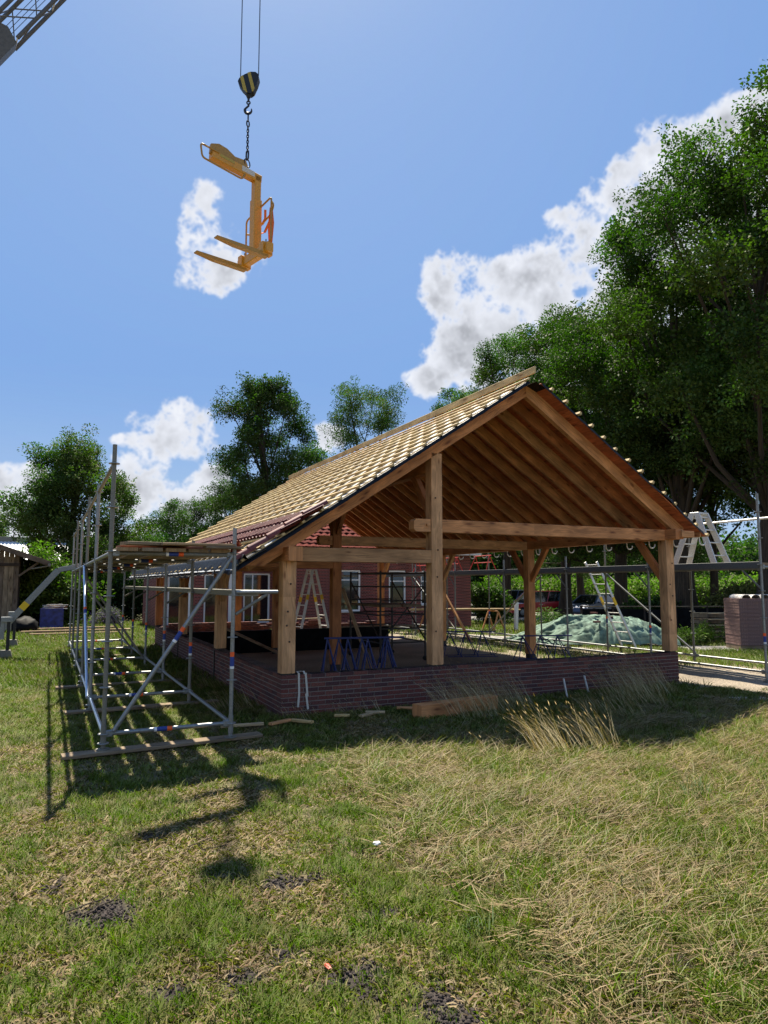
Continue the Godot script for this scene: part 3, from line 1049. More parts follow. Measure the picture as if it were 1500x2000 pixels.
func build_left_scaffold() -> void:
	R.seed = 51
	var t := thing("scaffold", "galvanised tube scaffold with a plank deck along the barn's left side", "scaffold", V(-1.68, 5.5, 0))
	var xo := -2.38
	var xi := -0.98
	var ros := [0.21, 0.71, 1.21, 1.71, 2.21, 2.71, 3.21]
	for k in 6:
		var d := -1.16 + 2.69 * k
		standard(t, xo, d, 3.43 - (0.12 if k % 2 == 1 else 0.0), M.galv_dull if k % 2 == 0 else M.galv, [0.11] + ros)
		standard(t, xi, d, 2.52, M.galv_dull if k % 3 == 1 else M.galv, ros, 1.0 + R.randf_range(-0.1, 0.05))
		ledger(t, "transom", V(xo, d, 0.21), V(xi, d, 0.21), M.galv, 0.5)
		ledger(t, "transom", V(xo, d, 2.19), V(xi, d, 2.19), M.galv_dull, 0.55)
		# bracket towards the barn
		pipe(t, "bracket_arm", [V(xi + 0.03, d, 1.745), V(xi + 0.55, d, 1.745)], 0.0242, M.galv)
		pipe(t, "bracket_strut", [V(xi + 0.03, d, 1.48), V(xi + 0.42, d, 1.72)], 0.02, M.galv_dull)
		if k < 5:
			var d2 := d + 2.69
			ledger(t, "ledger", V(xo, d, 0.21), V(xo, d2, 0.21), M.galv_new if k < 2 else M.galv)
			ledger(t, "ledger", V(xi, d, 0.21), V(xi, d2, 0.21), M.galv)
			ledger(t, "ledger", V(xo, d, 2.19), V(xo, d2, 2.19), M.galv)
			if k != 3:
				ledger(t, "guard_rail", V(xo, d, 3.21), V(xo, d2, 3.21), M.galv_dull)
			beam(t, "side_plank", V(xi + 0.17, d + 0.01, 1.735), V(xi + 0.17, d2 - 0.01, 1.735), 0.28, 0.075, M.galv_dull)
			for q in 5:   # timber deck
				beam(t, "deck_plank", V(xo + 0.17 + q * 0.265, d + R.randf_range(-0.12, 0.0), 2.236), V(xo + 0.17 + q * 0.265, d2 + R.randf_range(-0.05, 0.05), 2.236), 0.225, 0.04, pick([M.plank_grey, M.timber_old, M.plank_grey]))
	var br := pipe(t, "diagonal_brace", [V(xo + 0.1, -1.2, 0.24), V(xi - 0.04, -1.2, 2.17)], 0.0242, M.galv)
	stickers(br, V(xo + 0.1, -1.2, 0.24), V(xi - 0.04, -1.2, 2.17), 0.56)
	br = pipe(t, "diagonal_brace", [V(xo - 0.04, 1.53, 0.22), V(xo - 0.04, 4.22, 2.17)], 0.0242, M.galv_new)
	stickers(br, V(xo - 0.04, 1.53, 0.22), V(xo - 0.04, 4.22, 2.17), 0.62)
	for k in [3, 4]:
		var d: float = -1.16 + 2.69 * k - 0.04
		pipe(t, "diagonal_brace", [V(xo + 0.04, d, 2.1), V(xi - 0.06, d, 0.24)], 0.0242, M.galv_dull)
	# sole boards under the standards
	for k in 6:
		var d := -1.16 + 2.69 * k
		var b := thing("sole_board", ["pale sole board under the nearest pair of scaffold standards", "sole board under the second pair of scaffold standards", "sole board under the third pair of scaffold standards", "sole board under the fourth pair of scaffold standards", "sole board under the fifth pair of scaffold standards", "sole board under the farthest pair of scaffold standards"][k], "board", V(-1.68, d, 0), "sole boards under the left scaffold")
		var sk := R.randf_range(-0.06, 0.06)
		beam(b, "board", V(-2.72 + R.randf_range(-0.1, 0.1), d - 0.02 - sk, 0.026), V(-0.45 + R.randf_range(-0.2, 0.05), d + 0.03 + sk, 0.026), 0.19, 0.036, M.plank_grey)
	# loose boards and tiles on the deck
	var lb := [[-2.28, -0.85, -1.02, -0.75, 0.30, 0.034, "plank_red"], [-2.25, -1.2, -1.5, -1.0, 0.24, 0.036, "plank_grey"], [-1.85, -1.22, -1.0, -1.15, 0.22, 0.03, "timber_old"], [-2.1, -0.4, -1.0, -0.3, 0.3, 0.05, "plank_red"], [-1.35, -1.24, -0.9, -1.2, 0.14, 0.028, "plank_grey"]]
	var ll := ["wide red-brown board lying across the scaffold deck", "short grey board with a split end at the deck's outer corner", "grey-brown plank lying along the near edge of the scaffold deck", "red-brown board behind the others on the scaffold deck", "short weathered plank at the deck's inner corner by the roof"]
	for i in lb.size():
		var q: Array = lb[i]
		var hh: float = 2.26 + (0.027 * (i % 2) if i != 4 else 0.0) + q[5] * 0.5 + (0.028 if i == 2 else 0.0)
		var o := beam(self, "loose_board", V(q[0], q[1], hh), V(q[2], q[3], hh + 0.004), q[4], q[5], M[q[6]])
		tag(o, ll[i], "board", "loose boards on the scaffold deck")
	var tile := tile_mesh()
	for i in 4:
		var tb := put(tile, "clay_tile", self, M.tile_new, Transform3D(Basis(Vector3.UP, 1.1 + 0.04 * i) , V(-0.62 - 0.006 * i, 0.4, 2.285 + 0.042 * i + 0.0)))
		tag(tb, ["bright red clay tile at the bottom of the small deck stack", "second red clay tile from the bottom of the deck stack", "third red clay tile of the small stack on the deck", "topmost red clay tile of the small stack on the scaffold deck"][i], "roof tile", "clay tiles stacked on the scaffold deck")

func build_right_scaffold() -> void:
	R.seed = 61
	var t := thing("scaffold", "galvanised tube scaffold with a long deck along the barn's right side", "scaffold", V(9.8, 6, 0))
	var xi := 9.12
	var xo := 10.46
	var ros := [0.21, 0.71, 1.21, 1.71, 2.21, 2.71, 3.21]
	for k in 7:
		var d := -0.78 + 2.75 * k
		standard(t, xi, d, 3.56 if k == 0 else 2.55, M.galv, ros, 0.9 if k < 2 else -1.0)
		standard(t, xo, d, 3.3, M.galv_dull, ros, 0.95 if k % 2 == 0 else -1.0)
		ledger(t, "transom", V(xi, d, 2.16), V(xo, d, 2.16), M.galv)
		pipe(t, "bracket_strut", [V(xi + 0.02, d, 1.72), V(xi + 0.02, d + 0.42, 2.12)], 0.018, M.galv_dull)
		if k < 6:
			var d2 := d + 2.75
			ledger(t, "ledger", V(xi, d, 0.21), V(xi, d2, 0.21), M.galv)
			ledger(t, "ledger", V(xo, d, 0.21), V(xo, d2, 0.21), M.galv)
			ledger(t, "ledger", V(xi + 0.03, d, 2.13), V(xi + 0.03, d2, 2.13), M.galv_dull)
			ledger(t, "guard_rail", V(xo, d, 3.21), V(xo, d2, 3.21), M.alu)
			for q in 4:
				beam(t, "deck_plank", V(xi + 0.16 + q * 0.33, d + 0.02, 2.215), V(xi + 0.16 + q * 0.33, d2 - 0.02, 2.215), 0.29, 0.06, pick([M.galv_dull, M.plank_grey]) if q < 3 else M.timber_old)
			beam(t, "deck_edge", V(xi - 0.012, d + 0.02, 2.20), V(xi - 0.012, d2 - 0.02, 2.20), 0.018, 0.13, M.galv_shaded)
	ledger(t, "ledger", V(xi, -0.78, 0.21), V(xo, -0.78, 0.21), M.galv)
	pipe(t, "diagonal_brace", [V(xo + 0.04, 1.95, 0.26), V(xo + 0.04, 4.72, 2.1)], 0.0242, M.galv)
	pipe(t, "diagonal_brace", [V(xi + 0.04, 12.97, 2.1), V(xi + 0.04, 10.22, 0.3)], 0.0242, M.galv_dull)
	pipe(t, "diagonal_brace", [V(xo + 0.04, 7.47, 2.1), V(xo + 0.04, 10.22, 0.3)], 0.0242, M.galv_dull)
	pipe(t, "diagonal_brace", [V(xo + 0.04, 12.97, 0.3), V(xo + 0.04, 15.72, 2.1)], 0.0242, M.galv)

func ladder(nm: String, label: String, a: Vector3, b: Vector3, side: Vector3, w0: float, w1: float, rungs: int, m: Material, band := -1.0) -> Node3D:
	var t := thing(nm, label, "ladder", Vector3(a.x, 0, a.z))
	flight(t, a, b, side, w0, w1, rungs, m, band)
	return t

func flight(t: Node, a: Vector3, b: Vector3, side: Vector3, w0: float, w1: float, rungs: int, m: Material, band := -1.0, wide := 0.075) -> void:
	var up := side.cross(b - a).normalized()
	for s in [-1.0, 1.0]:
		var st := beam(t, "stile", a + side * s * w0 * 0.5, b + side * s * w1 * 0.5, 0.028, wide, m, up)
		if band > 0.0:
			var p: Vector3 = (a + side * s * w0 * 0.5).lerp(b + side * s * w1 * 0.5, band)
			var dir := (b - a).normalized()
			put(beam_mesh(0.24, 0.031, wide + 0.004, 0.002), "yellow_sticker", st, M.yellow_band, Transform3D(frame_to(p - dir, p + dir, up), p))
	for k in rungs:
		var f := (k + 0.7) / rungs
		var p := a.lerp(b, f)
		var w := lerpf(w0, w1, f) - 0.03
		beam(t, "rung", p - side * w * 0.5, p + side * w * 0.5, 0.06, 0.024, m, Vector3.UP, 0.004)

func step_ladder(label: String, at: Vector3, yaw: float, h: float, half: float, w: float, m: Material, rungs: int, band := -1.0, wide := 0.085) -> void:
	var t := thing("step_ladder", label, "ladder", at)
	var f := Vector3(cos(yaw), 0, -sin(yaw))
	var sd := Vector3(sin(yaw), 0, cos(yaw))
	for s in [-1.0, 1.0]:
		flight(t, at + f * s * half, at + f * s * 0.06 + Vector3.UP * h, sd, w, w * 0.62, rungs, m, band, wide)
		for q in [-1.0, 1.0]:
			box(t, "rubber_foot", at + f * s * half + sd * q * w * 0.5 + Vector3.UP * 0.014, Vector3(0.07, 0.03, 0.045), M.rubber, yaw)
	box(t, "top_step", at + Vector3.UP * (h + 0.015), Vector3(0.2, 0.03, w * 0.66), m, yaw)

func build_ladders() -> void:
	step_ladder("white aluminium step ladder standing on the right scaffold deck", V(9.8, 1.12, 2.246), PI * 0.5 + 0.1, 1.12, 0.48, 0.5, M.alu, 4, -1.0, 0.13)
	ladder("ladder", "aluminium ladder with a yellow band leaning on the right scaffold by the tarpaulin", V(11.95, 5.45, 0.03), V(10.72, 5.55, 2.45), Vector3(0.05, 0, 1.0).normalized(), 0.5, 0.44, 9, M.alu, 0.55)
	step_ladder("tall aluminium step ladder with yellow bands inside the far bay", V(4.35, 10.9, 0.0), 0.25, 2.25, 0.62, 0.48, M.alu, 7, 0.62)
	# tile lift: rail with a bent head reaching the left scaffold, on a trailer whose props show
	var t := thing("tile_lift", "grey inclined tile lift rail with yellow band, bent over the scaffold's outer edge", "lift", V(-3.9, 10.2, 0))
	var a := V(-6.9, 10.0, -0.0) + Vector3(0, 0.0, 0)
	a = V(-5.3, 10.0, -0.55 + 0.15)
	var b := V(-2.78, 10.0, 2.19)
	var c := V(-2.30, 10.0, 2.30)
	a = b + (V(-4.0, 10.0, 0.69) - b) * 1.35
	var up := Vector3(0, 1, 0)
	for s in [-1.0, 1.0]:
		var off := Vector3(0, 0, 0.16 * s)
		var r := beam(t, "rail", a + off, b + off, 0.04, 0.15, M.galv)
		beam(t, "bent_head", b + off, c + off, 0.04, 0.12, M.galv)
		var p := a.lerp(b, 0.56) + off
		put(beam_mesh(0.19, 0.046, 0.156, 0.002), "yellow_sticker", r, M.yellow_band, Transform3D(frame_to(a, b), p))
	for k in 8:
		var p := a.lerp(b, (k + 0.5) / 8.0)
		beam(t, "rung", p + Vector3(0, 0, -0.16), p + Vector3(0, 0, 0.16), 0.03, 0.03, M.galv)
	for q in [[-3.86, 9.85], [-3.86, 13.4]]:
		var o := V(q[0], q[1], 0)
		box(t, "prop_head", o + Vector3(0, 0.98, 0), Vector3(0.26, 0.12, 0.2), M.galv)
		beam(t, "prop_leg", o + Vector3(-0.09, 0.5, 0), o + Vector3(-0.09, 0.93, 0), 0.09, 0.09, M.galv)
		beam(t, "prop_tube", o + Vector3(0.04, 0.1, 0), o + Vector3(0.04, 0.92, 0), 0.075, 0.075, M.block_black)
		put(prism([Vector2(-0.17, 0.012), Vector2(0.17, 0.012), Vector2(0.11, 0.24), Vector2(-0.11, 0.24)], 0.2), "prop_foot", t, M.galv_dull, at_pos(o))
		box(t, "ground_pad", o + Vector3(0.12, 0.012, 0.05), Vector3(0.62, 0.02, 0.5), M.galv, 0.2)

# ---------------------------------------------------------------- crane
func chain_link(r: float, L: float, th: float) -> ArrayMesh:
	var key := "link%.3f/%.3f/%.3f" % [r, L, th]
	if cache.has(key):
		return cache[key]
	var pts := []
	for k in 13:
		var a := TAU * k / 12.0
		pts.append(Vector3(cos(a) * r, sin(a) * r + (signf(sin(a)) * L * 0.5 if absf(sin(a)) > 0.01 else 0.0), 0))
	var st := st_new()
	var rad := []
	for p in pts:
		rad.append(th)
	tube_into(st, pts, rad, 6, false)
	cache[key] = st.commit()
	return cache[key]

func build_crane() -> void:
	R.seed = 71
	# fork carriage: u across the forks, f along them
	var h0 := 7.72
	var mid := V(0.10, 2.27, h0)
	var u := Vector3(0.285, 0, 0.958)
	var f := Vector3(-0.958, 0, 0.285)
	var t := thing("crane_fork", "yellow crane pallet fork hanging from a chain above the scaffold", "crane fork", mid)
	beam(t, "crossbar", mid - u * 0.5, mid + u * 0.5, 0.13, 0.17, M.fork_yellow, Vector3.UP, 0.012)
	for s in [-1.0, 1.0]:
		var a: Vector3 = mid + u * s * 0.36 + Vector3(0, -0.06, 0)
		var poly := [Vector2(-0.1, -0.045), Vector2(0.55, -0.045), Vector2(0.9, -0.005), Vector2(0.9, 0.012), Vector2(-0.1, 0.035)]
		put(prism(poly, 0.11), "fork_tine", t, M.fork_dull, Transform3D(Basis(f, Vector3.UP, f.cross(Vector3.UP)) , a + f * 0.08 + Vector3(0, -0.05, 0)))
		box(t, "fork_carriage", a + Vector3(0, 0.06, 0), Vector3(0.2, 0.22, 0.13), M.fork_yellow, atan2(-f.z, f.x), 0.01)
		pipe(t, "lock_pin", [a + Vector3(0, 0.16, 0), a + Vector3(0, 0.25, 0)], 0.012, M.galv, 6)
	var top := 1.5
	beam(t, "mast", mid + Vector3(0, 0.05, 0), mid + Vector3(0, 1.05, 0), 0.17, 0.16, M.fork_yellow, f, 0.012)
	beam(t, "mast_slide", mid + Vector3(0, 0.95, 0), mid + Vector3(0, top, 0), 0.135, 0.13, M.fork_yellow, f, 0.01)
	var corner := mid + Vector3(0, top, 0)
	beam(t, "upper_arm", corner - f * 0.07 + Vector3(0, -0.03, 0), corner + f * 0.92 + Vector3(0, 0.05, 0), 0.135, 0.15, M.fork_yellow, Vector3.UP, 0.012)
	beam(t, "data_plate", corner + f * 0.08 + u * 0.07 + Vector3(0, 0.0, 0), corner + f * 0.34 + u * 0.07 + Vector3(0, 0.02, 0), 0.006, 0.1, M.stone_pale)
	beam(t, "arm_label", corner + f * 0.5 + u * 0.07 + Vector3(0, 0.05, 0), corner + f * 0.78 + u * 0.07 + Vector3(0, 0.07, 0), 0.006, 0.05, M.block_yellow)
	var neck := [Vector2(0.95, 0.06), Vector2(0.93, 0.24), Vector2(0.78, 0.30), Vector2(0.62, 0.28), Vector2(0.46, 0.2), Vector2(0.24, 0.22), Vector2(0.2, 0.14), Vector2(0.22, 0.07), Vector2(0.4, 0.05)]
	put(prism(neck, 0.05), "hanger_plate", t, M.fork_dull, Transform3D(Basis(f, Vector3.UP, f.cross(Vector3.UP)), corner))
	# guard hoops
	for q in [[0.25, 0.4], [0.62, 0.4]]:
		pass
	var hp := func(pts: Array):
		var w := []
		for p in pts:
			w.append(mid + u * p[0] + Vector3(0, p[1], 0) - f * p[2])
		pipe(t, "guard_hoop", rounded(w, 0.07), 0.017, M.fork_dull, 7)
	hp.call([[-0.42, 0.12, 0.06], [-0.42, 0.86, 0.06], [0.42, 0.98, 0.06], [0.42, 0.16, 0.06], [-0.42, 0.12, 0.06]])
	hp.call([[-0.42, 0.60, 0.06], [-0.3, 0.56, 0.12], [0.32, 0.72, 0.12], [0.5, 0.8, 0.06], [0.42, 0.9, 0.06]])
	hp.call([[-0.42, 0.34, 0.06], [-0.25, 0.30, 0.1], [0.0, 0.36, 0.1]])
	var w2 := [corner + f * 0.8 + Vector3(0, 0.1, 0) + u * 0.07, corner + f * 1.16 + Vector3(0, 0.12, 0) + u * 0.08, corner + f * 1.12 + Vector3(0, -0.12, 0) + u * 0.08, corner + f * 0.34 + Vector3(0, -0.2, 0) + u * 0.08, corner + f * 0.28 + Vector3(0, -0.08, 0) + u * 0.06]
	pipe(t, "guard_hoop", rounded(w2, 0.06), 0.017, M.fork_dull, 7)
	# orange lashing strap
	var sp := [mid + u * 0.36 + Vector3(0, 0.78, 0) - f * 0.08, mid + u * 0.40 + Vector3(0, 0.45, 0) - f * 0.1, mid + u * 0.36 + Vector3(0, 0.14, 0) - f * 0.09]
	var strap := thing("lashing_strap", "orange lashing strap wound round the crane fork's guard hoops", "strap", mid + Vector3(0, 0.3, 0) - f * 0.1)
	for q in [[[0.37, 0.80, 0.085], [0.31, 0.45, 0.09], [0.35, 0.16, 0.085]], [[0.38, 0.80, 0.09], [0.44, 0.5, 0.085], [0.40, 0.14, 0.08]], [[0.36, 0.62, 0.1], [0.1, 0.46, 0.13], [-0.2, 0.5, 0.09]], [[-0.2, 0.5, 0.08], [-0.14, 0.32, 0.1], [0.0, 0.3, 0.13]], [[0.16, 0.86, 0.1], [0.1, 0.72, 0.14], [0.0, 0.66, 0.14]]]:
		for k in 2:
			var a: Vector3 = mid + u * q[k][0] + Vector3(0, q[k][1], 0) - f * q[k][2]
			var b: Vector3 = mid + u * q[k + 1][0] + Vector3(0, q[k + 1][1], 0) - f * q[k + 1][2]
			beam(strap, "webbing", a, b, 0.05, 0.012, M.strap_orange, u)
	# chain and hook
	var ring := corner + f * 0.2 + Vector3(0, 0.2, 0)
	var ch := thing("lifting_chain", "dark lifting chain between the crane hook and the yellow fork", "chain", ring)
	put(chain_link(0.075, 0.0, 0.012), "end_ring", ch, M.chain, Transform3D(Basis(Vector3.UP, 0.6), ring))
	put(chain_link(0.035, 0.10, 0.017), "shackle", ch, M.chain, Transform3D(Basis(Vector3.UP, 1.9), ring + Vector3(0, 0.15, 0)))
	var y := 0.25
	var k := 0
	while y < 0.70:
		put(chain_link(0.017, 0.032, 0.009), "link", ch, M.chain, Transform3D(Basis(Vector3.UP, 0.9 if k % 2 == 0 else 0.9 + PI / 2), ring + Vector3(0, y, 0)))
		y += 0.053
		k += 1
	put(chain_link(0.028, 0.05, 0.013), "master_link", ch, M.chain, Transform3D(Basis(Vector3.UP, 0.4), ring + Vector3(0, 0.76, 0)))
	put(chain_link(0.022, 0.12, 0.01), "long_link", ch, M.chain, Transform3D(Basis(Vector3.UP, 1.5), ring + Vector3(0, 0.89, 0)))
	var hb := ring + Vector3(0, 1.0, 0)
	var bl := thing("hook_block", "black and yellow striped crane hook block above the chain", "hook block", hb)
	var cu := Vector3(0.9, 0, 0.434)
	var arc := []
	for q in 12:
		var a := lerpf(-0.5, PI * 1.2, q / 11.0)
		arc.append(hb + cu * cos(a) * 0.062 + Vector3(0, -sin(a) * 0.062 + 0.02, 0))
	arc.append(hb + Vector3(0, 0.11, 0) + cu * 0.005)
	arc.append(hb + Vector3(0, 0.15, 0) + cu * 0.005)
	var st := st_new()
	var loc := []
	var rad := []
	for q in arc.size():
		loc.append(arc[q] - hb)
		rad.append(lerpf(0.010, 0.026, clampf(q / 5.0, 0, 1)) if q < 11 else 0.018)
	tube_into(st, loc, rad, 8)
	put(st.commit(), "hook", bl, M.chain, at_pos(hb))
	put(chain_link(0.03, 0.0, 0.013), "hook_eye", bl, M.chain, Transform3D(frame_to(Vector3.ZERO, cu), hb + Vector3(0, 0.17, 0)))
	pipe(bl, "shank", [hb + Vector3(0, 0.19, 0), hb + Vector3(0, 0.28, 0)], 0.02, M.chain)
	put(lathe([Vector2(0.0, -0.06), Vector2(0.03, -0.05), Vector2(0.05, 0.0), Vector2(0.05, 0.1), Vector2(0.0, 0.11)], 12), "swivel", bl, M.block_black, at_pos(hb + Vector3(0, 0.31, 0)))
	# tilted cheek plates with painted stripes, sheave between
	var cen := hb + Vector3(0, 0.56, 0) + cu * 0.02
	var ang := 0.42
	var cb := Basis(cu, Vector3.UP, cu.cross(Vector3.UP)) * Basis(Vector3(0, 0, 1), ang)
	var outline := [Vector2(-0.34, 0.02), Vector2(-0.33, 0.12), Vector2(-0.25, 0.2), Vector2(-0.05, 0.245), Vector2(0.16, 0.24), Vector2(0.28, 0.18), Vector2(0.33, 0.08), Vector2(0.30, -0.03), Vector2(0.16, -0.2), Vector2(-0.02, -0.36), Vector2(-0.13, -0.40), Vector2(-0.23, -0.33), Vector2(-0.31, -0.14)]
	for q in outline.size():
		outline[q] *= 0.6
	put(prism(outline, 0.13), "sheave_housing", bl, M.block_black, Transform3D(cb, cen))
	for s in [-1.0, 1.0]:
		for q in [-0.10, 0.05]:
			var clip := Geometry2D.intersect_polygons(PackedVector2Array(outline), PackedVector2Array([Vector2(q - 0.12, -0.4), Vector2(q - 0.06, -0.4), Vector2(q + 0.08, 0.4), Vector2(q + 0.02, 0.4)]))
			if clip.size() > 0:
				put(prism(Array(clip[0]), 0.012), "stripe", bl, M.block_yellow, Transform3D(cb, cen + cb * Vector3(0, 0, s * 0.066)))
	# hoist ropes
	for s in [-1.0, 1.0]:
		var p: Vector3 = cen + cu * (0.165 * s - 0.01) + Vector3(0, 0.08 + 0.06 * s, 0)
		var ro := pipe(self, "hoist_rope", [p, p + Vector3(0.0, 5.9, 0.0)], 0.009, M.rope, 6)
		tag(ro, "left steel hoist rope running up from the hook block" if s < 0 else "right steel hoist rope running up from the hook block", "rope", "hoist ropes of the crane")
	# lattice boom: its lower end shows in the upper left corner
	var bm := thing("crane_boom", "grey lattice crane boom crossing the top left corner of the sky", "crane boom", V(-4.2, 3.0, 0))
	var p0 := V(-4.05, 2.79, 10.95)
	var p1 := V(-0.1, 2.25, 17.2)
	var ax := (p1 - p0).normalized()
	var vv := Vector3(-0.8, 0.5, 0.2).normalized()
	vv = (vv - ax * vv.dot(ax)).normalized()
	var ww := ax.cross(vv)
	var half := 0.2
	var cor := [vv * half + ww * half, vv * half - ww * half, -vv * half - ww * half, -vv * half + ww * half]
	var L := p0.distance_to(p1)
	for c in cor:
		pipe(bm, "chord", [p0 + c, p1 + c], 0.033, M.boom, 10)
	var seg := 0.5
	var n := int(L / seg)
	for i in n:
		for q in 4:
			var c1: Vector3 = cor[q]
			var c2: Vector3 = cor[(q + 1) % 4]
			var aa: Vector3 = p0 + ax * seg * i
			var bb: Vector3 = p0 + ax * seg * (i + 1)
			pipe(bm, "lattice_bar", [aa + c1, bb + c2] if (i + q) % 2 == 0 else [aa + c2, bb + c1], 0.011, M.boom, 6)
			if i % 2 == 0 and q % 2 == 0:
				pipe(bm, "cross_bar", [aa + c1, aa + c2], 0.011, M.boom_light, 6)
	for q in 3:
		pipe(bm, "boom_rope", [p0 + vv * (0.05 - 0.07 * q) + ww * 0.05 * q, p1 + vv * (0.07 - 0.07 * q)], 0.005, M.rope, 5)
	put(prism([Vector2(-0.7, -0.23), Vector2(-0.05, -0.23), Vector2(0.05, 0.0), Vector2(-0.05, 0.23), Vector2(-0.7, 0.23)], 0.3), "boom_foot", bm, M.boom, Transform3D(Basis(ax, vv, ax.cross(vv)), p0))
	# boom carries on down to the truck, out of the picture
	var q0 := p0 - ax * 0.7
	var base := q0 - ax * 11.0
	beam(bm, "boom_base", q0, base, 0.42, 0.46, M.boom, vv)

# ---------------------------------------------------------------- house, sheds, cars, site clutter
func window_(t: Node, x0: float, x1: float, h0: float, h1: float, d: float, transom := -1.0, mullion := -1.0) -> void:
	var f := put(prism([Vector2(x0, h0), Vector2(x1, h0), Vector2(x1, h1), Vector2(x0, h1)], 0.04), "window", t, M.glass, at_pos(V(0, d + 0.03, 0)))
	var fw := 0.07
	for q in [[x0, h0, x1, h0], [x0, h1, x1, h1]]:
		beam(f, "frame_rail", V(q[0] - 0.02, d - 0.03, q[1]), V(q[2] + 0.02, d - 0.03, q[3]), 0.07, fw, M.window_white)
	for x in [x0, x1]:
		beam(f, "frame_stile", V(x, d - 0.028, h0 + fw * 0.5), V(x, d - 0.028, h1 - fw * 0.5), 0.07, fw, M.window_white, Vector3.RIGHT)
	if transom > 0.0:
		beam(f, "transom_bar", V(x0 + 0.04, d - 0.025, transom), V(x1 - 0.04, d - 0.025, transom), 0.06, 0.055, M.window_white)
	if mullion > 0.0:
		beam(f, "mullion", V(mullion, d - 0.022, h0 + 0.04), V(mullion, d - 0.022, h1 - 0.04), 0.06, 0.06, M.window_white, Vector3.RIGHT)
	if h0 > 0.3:
		beam(f, "sill", V(x0 - 0.1, d - 0.09, h0 - 0.06), V(x1 + 0.1, d - 0.09, h0 - 0.06), 0.16, 0.05, M.stone_pale)

func wall_piece(t: Node, x0: float, x1: float, h0: float, h1: float, d0: float, thick: float, m: Material) -> void:
	box(t, "wall_panel", V((x0 + x1) * 0.5, d0 + thick * 0.5, (h0 + h1) * 0.5), Vector3(x1 - x0, h1 - h0, thick), m, 0.0, 0.003)

# a front wall from x0 to x1 with openings [xa, xb, ha, hb], built round them
func wall_with_openings(t: Node, x0: float, x1: float, top: float, d: float, ops: Array, m: Material) -> void:
	var x := x0
	for o in ops:
		wall_piece(t, x, o[0], -0.4, top, d, 0.3, m)
		wall_piece(t, o[0], o[1], -0.4, o[2], d + 0.002, 0.296, m)
		wall_piece(t, o[0], o[1], o[3], top, d + 0.002, 0.296, m)
		x = o[1]
	wall_piece(t, x, x1, -0.4, top, d, 0.3, m)

func tiled_slope(t: Node, a: Vector3, b: Vector3, c: Vector3, e: Vector3, n: int) -> void:   # eave a-b, ridge e-c
	var nrm := (b - a).cross(e - a).normalized()
	if nrm.y < 0:
		nrm = -nrm
	var rf := st_new()
	face(rf, a, b, c, e, (a + b + c + e) * 0.25 - nrm)
	var base := put(rf.commit(), "roof", t, M.far_tile1, Transform3D())
	for i in n:
		var f0 := float(i) / n
		var f1 := float(i + 1) / n
		var p := a.lerp(e, f0)
		var q := b.lerp(c, f0)
		var p2 := a.lerp(e, f1)
		var q2 := b.lerp(c, f1)
		var cnt := maxi(1, int(p.distance_to(q) / 0.3))
		var rows := [[], []]
		for j in cnt * 4 + 1:
			var u := float(j) / (cnt * 4)
			var wv := 0.022 * cos(j * PI * 0.5)
			rows[0].append(p.lerp(q, u) + nrm * (0.07 + wv))
			rows[1].append(p2.lerp(q2, u) + nrm * (0.025 + wv))
		put(sheet(rows, 0.02), "tile_course", base, M["far_tile%d" % (i % 3)], Transform3D())

